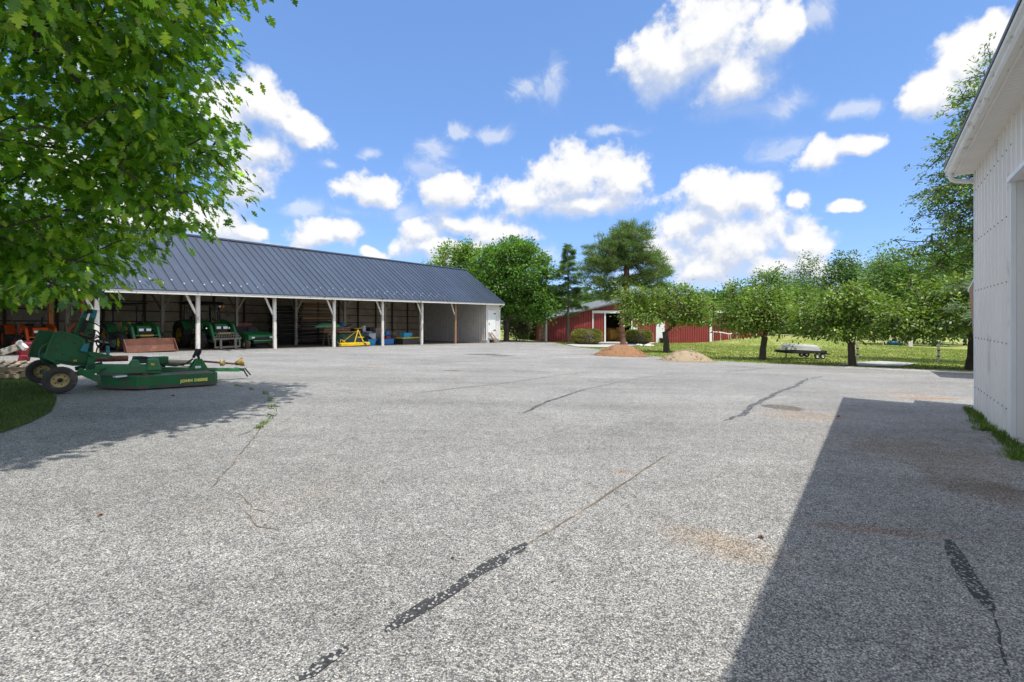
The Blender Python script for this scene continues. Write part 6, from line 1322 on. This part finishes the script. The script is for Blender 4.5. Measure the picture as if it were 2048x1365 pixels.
def barrel(name, label, cat, pxl, pxr, pyt, pyb, s, mt, taper=0.9, grp=None, lid=False):
    a = SH.loc(pxl, pyb, s); b = SH.loc(pxr, pyb, s); r_ = (b.x - a.x)/2*0.92; pc = (pxl+pxr)/2; z0 = SH.loc(pc, pyb, s).z; z1 = SH.loc(pc, pyt, s).z; X, Y = SH.w((a.x+b.x)/2, s + r_)
    o = thing(name, label, cat, (X, Y, z0), SH_RZ, grp); h = z1 - z0
    m = MB(); m.lathe([(0, 0), (r_*taper, 0), (r_*(taper*0.5+0.5), h*0.5), (r_, h*0.93), (r_*1.05, h*0.95), (r_*1.05, h), (r_*0.93, h), (r_*0.9, h*0.9), (0, h*0.88)], (0, 0, 0), (0, 0, 1), 20); m.build('body', mt, o)
    if name == 'bucket':
        l = MB(); l.tube([(r_*math.cos(a_), -r_*0.2-0.02, h*0.9 - abs(math.sin(a_))*r_*0.8) for a_ in [math.pi*i/8 for i in range(9)]], 0.008, 5); l.build('handle', MT['steel'], o)
    return o
tub('storage_tote', 'long dark grey tote with bright yellow lid in front', 'tote', 806, 839, 678.5, 691, 0.55, MT['grey_plastic'], 1.0, 0.03, MT['yellow_lid'], grp='yellow-lidded totes')
tub('storage_tote', 'purple-black tote with yellow lid half behind the long grey tote', 'tote', 789, 806, 677.5, 690, 1.3, MT['purple'], 0.9, 0.03, MT['yellow_lid'], grp='yellow-lidded totes')
tub('wash_tub', 'light blue open tub standing on a yellow lid', 'tub', 808.5, 824.5, 666.5, 676.8, 0.8, MT['cyan'], 0.5, 0.08)
tub('wash_tub', 'blue open tub on the ground right of the yellow mower', 'tub', 736.5, 752.5, 679.5, 692, 0.75, MT['cyan'], 0.6, 0.07)
tub('storage_crate', 'dull blue crate just right of the front post', 'crate', 767, 788, 678, 689.5, 0.9, MT['blue'], 0.7, 0.02)
tub('storage_crate', 'bright blue box behind the yellow A-frame', 'crate', 714, 725, 667, 678, 2.4, MT['cyan'], 0.6, 0.02, None)
tub('storage_tote', 'dark tote with thin yellow lid up on the clutter behind the yellow mower', 'tote', 709, 727, 658, 666.5, 2.5, MT['purple'], 0.6, 0.02, MT['yellow_lid'], grp='yellow-lidded totes')
barrel('drum', 'blue plastic drum beside the end of the green hull', 'drum', 682, 690, 646, 664, 2.7, MT['blue'])
barrel('bucket', 'tall white bucket standing above the clutter', 'bucket', 726, 734, 652, 667, 2.4, MT['white_plastic'])
tub('plastic_bin', 'small white bin below the white bucket', 'bin', 733, 743, 664, 672, 1.9, MT['white_plastic'], 0.4, 0.05)
tub('storage_box', 'clear grey box stacked over the ground-level blue tub', 'box', 738, 752, 667, 678.8, 1.5, MT['grey_metal'], 0.5, 0.02, MT['blue'])
tub('storage_box', 'black box left of the stacked cardboard', 'box', 741, 751, 655, 666, 2.3, MT['grey_plastic'], 0.5, 0.02)
for i, (t_, lab) in enumerate(((656, 'topmost pinkish carton in the leaning cardboard stack'), (662.5, 'second pinkish carton from the top of the cardboard stack'), (669, 'third pinkish carton down the cardboard stack'), (675.5, 'lowest pinkish carton of the cardboard stack'))):
    tub('carton', lab, 'carton', 752, 762, t_, t_ + 6.3, 2.0 + 0.04*(i % 2), MT['cardboard'], 0.6, 0.0, None, rim=False, grp='cartons stacked left of the front post')
q = SH.loc(696, 684, 1.5); X, Y = SH.w(q.x, 1.5); o = thing('covered_machine', 'machine under a sagging green canvas behind the yellow mower', 'machine', (X, Y, G(X, Y)), SH_RZ)
m = MB(); m.prism([(-0.85, -0.5, 0.12), (-0.95, 0.4, 0.2), (-0.85, 0.35, 0.75), (-0.6, 0.1, 0.92), (-0.7, -0.4, 0.6)], (1.9, 0, 0)); m.build('canvas', MT['canvas'], o, bevel=0.10, seg=4)
m = MB(); m.box2((-0.9, -0.2, 0.93), (0.95, 0.5, 1.0)); m.build('plank_top', MT['raw_wood'], o)
for sx in (-0.7, 0.75):
    m = MB(); m.box2((sx-0.05, -0.3, 0), (sx+0.05, 0.3, 0.13)); m.build('foot', MT['dark_wood'], o)
o = thing('trolley', 'grey wheeled trolley frame behind the dark tote', 'trolley', (*SH.w(SH.loc(700, 655, 3.0).x, 3.0), SH.loc(700, 664, 3.0).z), SH_RZ)
m = MB(); m.box2((-0.6, -0.25, 0.16), (0.5, 0.25, 0.30)); m.bar((-0.5, 0, 0.3), (0.1, 0, 0.55), 0.3, 0.08); m.build('body', MT['steel'], o, bevel=0.03)
for sx in (-0.55, 0.4): wheel(o, (sx, -0.28, 0.14), 0.14, 0.08, MT['steel'], MT['tyre'], 0, 0.5, -1, (0, 1, 0))
m = MB(); m.box2((-1.1, -0.2, -0.9), (1.0, 0.2, -0.05)); 
X, Y = SH.w(SH.loc(703, 672, 3.0).x, 3.0); o = tag(m.build('work_bench', MT['dark_wood']), 'dark bench carrying the drum, trolley and tote behind the canvas', 'bench'); o.location = (X, Y, SH.loc(703, 664, 3.0).z + 0.04); o.rotation_euler = (0, 0, SH_RZ)
for i, (px, lab) in enumerate(((729, 'spare black tyre leaning left of the ground-level blue tub'), (735, 'second black tyre tucked behind the leaning spare tyre'))):
    q = SH.loc(px, 680, 1.0 + 0.3*i); X, Y = SH.w(q.x, 1.0 + 0.3*i); o = thing('spare_tyre', lab, 'tyre', (X, Y, G(X, Y) + 0.34), SH_RZ + 1.0, 'spare tyres')
    m = MB(); m.lathe([(0.17, -0.08), (0.26, -0.10), (0.335, -0.07), (0.34, 0.07), (0.26, 0.10), (0.17, 0.08)], (0, 0, 0), (1, 0, 0.08), 24, closed=True); m.build('tread', MT['tyre'], o)
q = SH.loc(775, 678, 1.2); X, Y = SH.w(q.x, 1.2); o = thing('small_engine', 'red and blue small engine resting on the dull blue crate', 'engine', (X, Y, q.z), SH_RZ)
m = MB(); m.box2((-0.25, -0.18, 0.0), (0.2, 0.18, 0.22)); m.build('base', MT['red_paint'], o, bevel=0.04)
m = MB(); m.lathe([(0, -0.16), (0.17, -0.16), (0.21, -0.05), (0.17, 0.12), (0, 0.16)], (-0.06, 0, 0.42), (0, 1, 0.25), 16); m.build('tank', MT['blue'], o)
m = MB(); m.tube([(0.2, -0.1, 0.1), (0.45, -0.12, 0.55), (0.62, -0.1, 0.7)], 0.03, 6); m.tube([(0.3, -0.1, 0.0), (0.45, -0.1, 0.3), (0.75, -0.1, 0.05)], 0.05, 8); m.box2((0.4, -0.15, 0.0), (0.6, 0.15, 0.22)); m.build('handle', MT['black'], o)
# small step ladder against the shed door
q = SH.loc(987, 686, -0.35); X, Y = SH.w(q.x, -0.35); o = thing('step_ladder', 'short wooden ladder leaning on the shed room door', 'ladder', (X, Y, G(X, Y)), SH_RZ)
for sx in (-0.24, 0.24):
    m = MB(); m.bar((sx*1.2 + 0.18, -0.35, 0.0), (sx*0.8 - 0.22, 0.24, 1.0), 0.07, 0.09); m.build('rail', MT['raw_wood'], o)
for t_ in (0.2, 0.45, 0.7, 0.92):
    m = MB(); cx = 0.18 - 0.40*t_; m.box((cx, -0.35 + 0.59*t_, t_ + 0.05), (0.42, 0.10, 0.03)); m.build('rung', MT['grey_wood'], o)

# ---- dirt and gravel piles
def heap(name, label, cat, px, py, rx, ry, h, mt, seed, stones=0, smat=None):
    X, Y = gpx(px, py); Y += ry * 0.7; r = random.Random(seed); z = G(X, Y); N = 44; vs = []; fs = []
    from mathutils import noise as mn
    for j in range(15):
        f = j / 14
        for i in range(N):
            a = 2*math.pi*i/N; R = f * (1 + 0.12*mn.noise(Vector((math.cos(a)*1.5, math.sin(a)*1.5, seed))))
            hh = h * (1 - f) ** 0.9 * (1 - 0.35*(1-f)**3) / 0.75 + (0.10*h*mn.noise(Vector((math.cos(a)*f*3, math.sin(a)*f*3, seed + 5))) + 0.05*h*mn.noise(Vector((math.cos(a)*f*9, math.sin(a)*f*9, seed)))) * (1 - f) ** 0.5
            x, y = math.cos(a)*R*rx, math.sin(a)*R*ry; vs.append((x, y, max(-0.02, hh) + G(X + x, Y + y) - z - (0.03 if j == 14 else 0)))
    for j in range(14):
        for i in range(N): fs.append((j*N+i, j*N+(i+1) % N, (j+1)*N+(i+1) % N, (j+1)*N+i))
    m = MB(); m.add(vs, fs, True)
    for i in range(stones):
        a = r.uniform(0, 2*math.pi); f = r.random() ** 0.6 * 1.12; hh = max(0, h*(1-f)**0.9*(1 - 0.35*(max(0, 1-f))**3)/0.75) if f < 1 else 0; x, y = math.cos(a)*f*rx, math.sin(a)*f*ry; s = r.uniform(0.015, 0.045) * (1.3 if f > 1 else 1)
        c = Vector((x, y, hh + G(X+x, Y+y) - z)); R = Matrix.Rotation(r.uniform(0, 6), 3, Vector((r.random(), r.random(), r.random())).normalized())
        m.add([c + R @ Vector(v) * s for v in ((1,0,0),(-1,0,0),(0,.8,0),(0,-.8,0),(0,0,.7),(0,0,-.7))], [(0,2,4),(2,1,4),(1,3,4),(3,0,4),(2,0,5),(1,2,5),(3,1,5),(0,3,5)])
    o = m.build(name, mt, norm=False); o.location = (X, Y, z); return tag(o, label, cat)
heap('dirt_pile', 'low pile of brown soil at the yard edge in front of the barn door', 'dirt pile', 1249, 713.5, 1.55, 1.1, 0.66, MT['soil'], 3, 500)
heap('gravel_pile', 'pile of pale tan gravel right of the brown soil heap', 'gravel pile', 1383, 724, 1.30, 0.95, 0.56, MT['gravel'], 8, 900)

# ---- trailer with white boards
def trailer():
    X, Y = gpx(1617, 717.5); Y += 0.5; rz = 0.06; z = G(X, Y); r = thing('utility_trailer', 'black twin-axle flatbed trailer parked on the grass', 'trailer', (X, Y, z), rz)
    m = MB(); m.box2((-1.25, -0.55, 0.30), (0.95, 0.55, 0.44)); m.box2((-1.3, -0.6, 0.38), (-1.22, 0.6, 0.47)); m.box2((0.92, -0.6, 0.28), (1.0, 0.6, 0.46)); m.build('bed', MT['black'], r, bevel=0.01)
    m = MB(); m.bar((-1.25, -0.3, 0.37), (-1.62, 0, 0.40), 0.07, 0.08); m.bar((-1.25, 0.3, 0.37), (-1.62, 0, 0.40), 0.07, 0.08); m.box2((-1.72, -0.05, 0.37), (-1.58, 0.05, 0.45)); m.build('tongue', MT['black'], r)
    m = MB(); m.tube([(-1.22, -0.3, 0.0), (-1.22, -0.3, 0.62)], 0.035, 8); m.lathe([(0.09, 0), (0.09, 0.02), (0, 0.02)], (-1.22, -0.3, 0.0), (0, 0, 1), 10); m.build('jack', MT['steel'], r)
    for sy in (-1, 1):
        for x in (0.36, 0.68): wheel(r, (x, sy*0.66, 0.155), 0.155, 0.11, MT['white_trim'], MT['tyre'], 0, 0.55, sy, (0, 1, 0))
        m = MB(); P = [(0.14, 0.30), (0.20, 0.36), (0.84, 0.36), (0.92, 0.30), (0.92, 0.34), (0.85, 0.395), (0.19, 0.395), (0.12, 0.34)]; m.prism([(x, sy*0.66 - 0.08, z_) for x, z_ in P], (0, 0.16, 0)); m.build('fender', MT['black'], r)
    m = MB(); m.bar((0.98, 0, 0.30), (1.28, 0, 0.24), 0.9, 0.06); m.build('ramp', MT['black'], r)
    m = MB(); m.box2((1.001, -0.5, 0.33), (1.012, -0.38, 0.40)); m.build('tail_light', MT['red_paint'], r)
    rr = random.Random(4)
    for lay in range(4):
        for k in range(4 - (lay > 2)):
            L = 1.95 - 0.10*lay; m = MB(); m.box2((-L/2, -0.09, 0), (L/2, 0.09, 0.075)); b = m.build('white_board', MT['white_plastic'], bevel=0.006)
            lx, ly = -0.22 + rr.uniform(-.06, .06) - 0.02*lay, -0.36 + 0.22*k + rr.uniform(-.02, .02) + 0.05*(lay > 2)
            c, s = math.cos(rz), math.sin(rz); b.location = (X + lx*c - ly*s, Y + lx*s + ly*c, z + 0.455 + 0.02 + 0.085*lay); b.rotation_euler = (0, 0.045 + 0.008*lay, rz + rr.uniform(-.015, .015))
            tag(b, 'long white board in the load on the black trailer', 'board', 'white boards stacked on the trailer')
trailer()
# ---- posts, rails and far fence
def post(label, px, py, h, r_=0.055):
    X, Y = gpx(px, py); o = thing('fence_post', label, 'fence post', (X, Y, G(X, Y) - 0.05), 0, 'lone fence posts in the grass')
    m = MB(); m.tube([(0, 0, 0), (0.005, 0, h*0.5), (0, 0, h)], r_, 9); m.build('shaft', MT['grey_wood'], o)
    for z in (0.28, 0.62):
        m = MB(); m.lathe([(r_+0.002, 0), (r_+0.02, 0.01), (r_+0.02, 0.05), (r_+0.002, 0.06)], (0, 0, z), (0, 0, 1), 9); m.build('band', MT['black'], o)
post('grey round fence post close behind the open small tree', 1715, 718, 0.95); post('grey round fence post standing alone right of the paved path', 1877, 722, 1.02)
FX0, FX1, FY = 34.0, 62.0, 64.0
o = thing('rail_fence', 'long pale metal rail fence across the far side of the grass', 'fence', (0, 0, 0))
for h in (0.45, 0.95):
    m = MB(); m.tube([(x, FY, G(x, FY) + h) for x in np.arange(FX0, FX1 + 1, 4.0)], 0.035, 6); m.build('rail', MT['grey_metal'], o)
for x in np.arange(FX0, FX1 + 0.1, 4.0):
    m = MB(); m.tube([(x, FY, G(x, FY) - 0.1), (x, FY, G(x, FY) + 1.05)], 0.055, 8); m.build('post', MT['grey_metal'], o)
x = (1820 - CX_) / F_ * 58.0; m = MB(); m.box2((-0.25, -0.12, -0.1), (0.25, 0.12, 1.25)); m.box2((-0.28, -0.15, 1.251), (0.28, 0.15, 1.30)); o = m.build('gate_pillar', MT['grey_metal']); o.location = (x, 58, G(x, 58)); tag(o, 'thick pale grey pillar at the fence opening', 'pillar')
def box_thing(name, label, cat, px, py, Y, wd, h, mt):
    p = scr(px, py, Y); o = thing(name, label, cat, (p.x, Y, G(p.x, Y))); z = p.z - G(p.x, Y)
    m = MB(); m.prism([(-wd/2, -0.6, z), (wd/2, -0.6, z), (wd/2*0.55, 0, z + h), (-wd/2*0.55, 0, z + h)], (0, 1.2, 0)); m.build('canopy', mt, o)
    for sx in (-1, 1):
        for sy in (-0.55, 1.1):
            m = MB(); m.tube([(sx*wd*0.46, sy*0.5, 0), (sx*wd*0.46, sy*0.5, z + 0.02)], 0.03, 6); m.build('pole', MT['steel'], o)
box_thing('shade_canopy', 'blue canopy glimpsed through leaves left of the open small tree', 'canopy', 1650, 648, 69, 1.8, 0.35, MT['sky_blue'])
box_thing('shade_canopy', 'blue canopy glimpsed through leaves right of the open small tree', 'canopy', 1754, 649, 69, 1.1, 0.5, MT['sky_blue'])
p = scr(1788, 684, 69); m = MB(); m.lathe([(0, 0), (0.78, 0), (0.84, 0.3), (0.80, 0.55), (0.74, 0.55), (0.76, 0.1), (0, 0.1)], (0, 0, 0), (0, 0, 1), 24); o = m.build('paddling_pool', MT['cyan']); o.location = (p.x, 69, G(p.x, 69)); tag(o, 'bright blue round pool beyond the far rail fence', 'pool')
# bent white pipe rail by the barn annex
q0 = RB.loc(1427, 664, 1.0); o = thing('pipe_railing', 'bent white pipe railing in front of the barn lean-to wall', 'railing', (0, 0, 0))
P = []
for px, py in ((1426, 664), (1441, 665), (1458, 668.5), (1474, 665)):
    v = RB.loc(px, py, 0.9); X, Y = RB.w(v.x, 0.9); P.append(Vector((X, Y, v.z)))
m = MB(); m.tube(P, 0.055, 8); m.build('rail', MT['white_trim'], o)
for i, p in enumerate((P[0], P[1], P[2], P[2] + Vector((0.25, 0, 0.05)), P[3])):
    m = MB(); m.tube([(p.x, p.y, G(p.x, p.y) - 0.1), (p.x - 0.12*(i > 1), p.y, p.z)], 0.05, 8); m.build('post', MT['grey_metal'], o)
# gate frame, pot and stones by the barn
X, Y = gpx(1087, 684); o = thing('wooden_gate', 'short pale gate at the left corner of the red barn', 'gate', (X, 53.2, G(X, 53.2)), 0.3)
for sx in (-0.3, 0.3):
    m = MB(); m.box2((sx-0.05, -0.05, 0), (sx+0.05, 0.05, 1.4)); m.build('post', MT['pallet_wood'], o)
for z in (0.35, 0.75, 1.15):
    m = MB(); m.box2((-0.245, -0.03, z), (0.245, 0.03, z+0.09)); m.build('rail', MT['pallet_wood'], o)
X, Y = gpx(1325, 686); o = thing('plant_pot', 'dark pot beside the white door of the red barn', 'pot', (X, Y, G(X, Y)))
m = MB(); m.lathe([(0, 0), (0.22, 0), (0.32, 0.5), (0.36, 0.5), (0.36, 0.56), (0.28, 0.56), (0.26, 0.48), (0, 0.46)], (0, 0, 0), (0, 0, 1), 18); m.build('body', MT['grey_plastic'], o)
rr = random.Random(9); X0, Y0 = gpx(1297, 693)
for i in range(9):
    bm = bmesh.new(); bmesh.ops.create_icosphere(bm, subdivisions=2, radius=rr.uniform(0.12, 0.24))
    for v in bm.verts: v.co *= rr.uniform(0.85, 1.12)
    bmesh.ops.scale(bm, vec=(1.2, 1, 0.7), verts=bm.verts); me = bpy.data.meshes.new('stone'); bm.to_mesh(me); bm.free(); me.materials.append(MT['rock'])
    o = bpy.data.objects.new('stone', me); COL.objects.link(o); x, y = X0 + rr.uniform(-.8, .8), Y0 + rr.uniform(-.5, .9); o.location = (x, y, G(x, y) + 0.06); o.rotation_euler = (0, 0, rr.uniform(0, 6)); tag(o, 'whitish stone in the little rock heap by the path', 'stone', 'rock heap by the path')
# bits lying on the paving
def clump(label, px, py, r_, cat='pine cone', name='pine_cone', mt=None):
    X, Y = gpx(px, py); m = MB(); q = random.Random(px)
    for i in range(26):
        a = q.uniform(0, 6.28); f = q.random() ** 0.5; c = Vector((math.cos(a)*f*r_*0.6, math.sin(a)*f*r_*0.6, r_*(0.12 + 0.75*(1-f)))); d = Vector((math.cos(a), math.sin(a), 0.6)).normalized()*r_*0.42; s = Vector((-math.sin(a), math.cos(a), 0))*r_*0.22
        m.add([c - s, c + s, c + d*0.8 + s*0.6, c + d, c + d*0.8 - s*0.6, c + Vector((0, 0, -r_*.12))], [(0,1,2,3,4), (0,5,1), (1,5,2), (2,5,3), (3,5,4), (4,5,0)])
    o = m.build(name, mt or MT['rust'], norm=False); o.location = (X, Y, G(X, Y)); tag(o, label, cat)
clump('rusty brown cone on the sunlit paving near the barn shadow', 1522, 1077, 0.024)
clump('small brown cone far out beside the tip of the barn shadow', 1677, 834, 0.030)
clump('dark crumb of debris in the middle of the paving', 905, 1118, 0.014, 'debris', 'debris', MT['dark_wood'])
clump('reddish leaf scrap on the paving at the left', 200, 1032, 0.022, 'leaf', 'fallen_leaf', MT['raw_wood'])
clump('dark clod lying on the shaded paving in front of the mower', 346, 793, 0.035, 'clod', 'dirt_clod', MT['dark_wood'])
clump('brown crumb on the paving in front of the tar seam', 1105, 1165, 0.012, 'debris', 'debris', MT['raw_wood'])
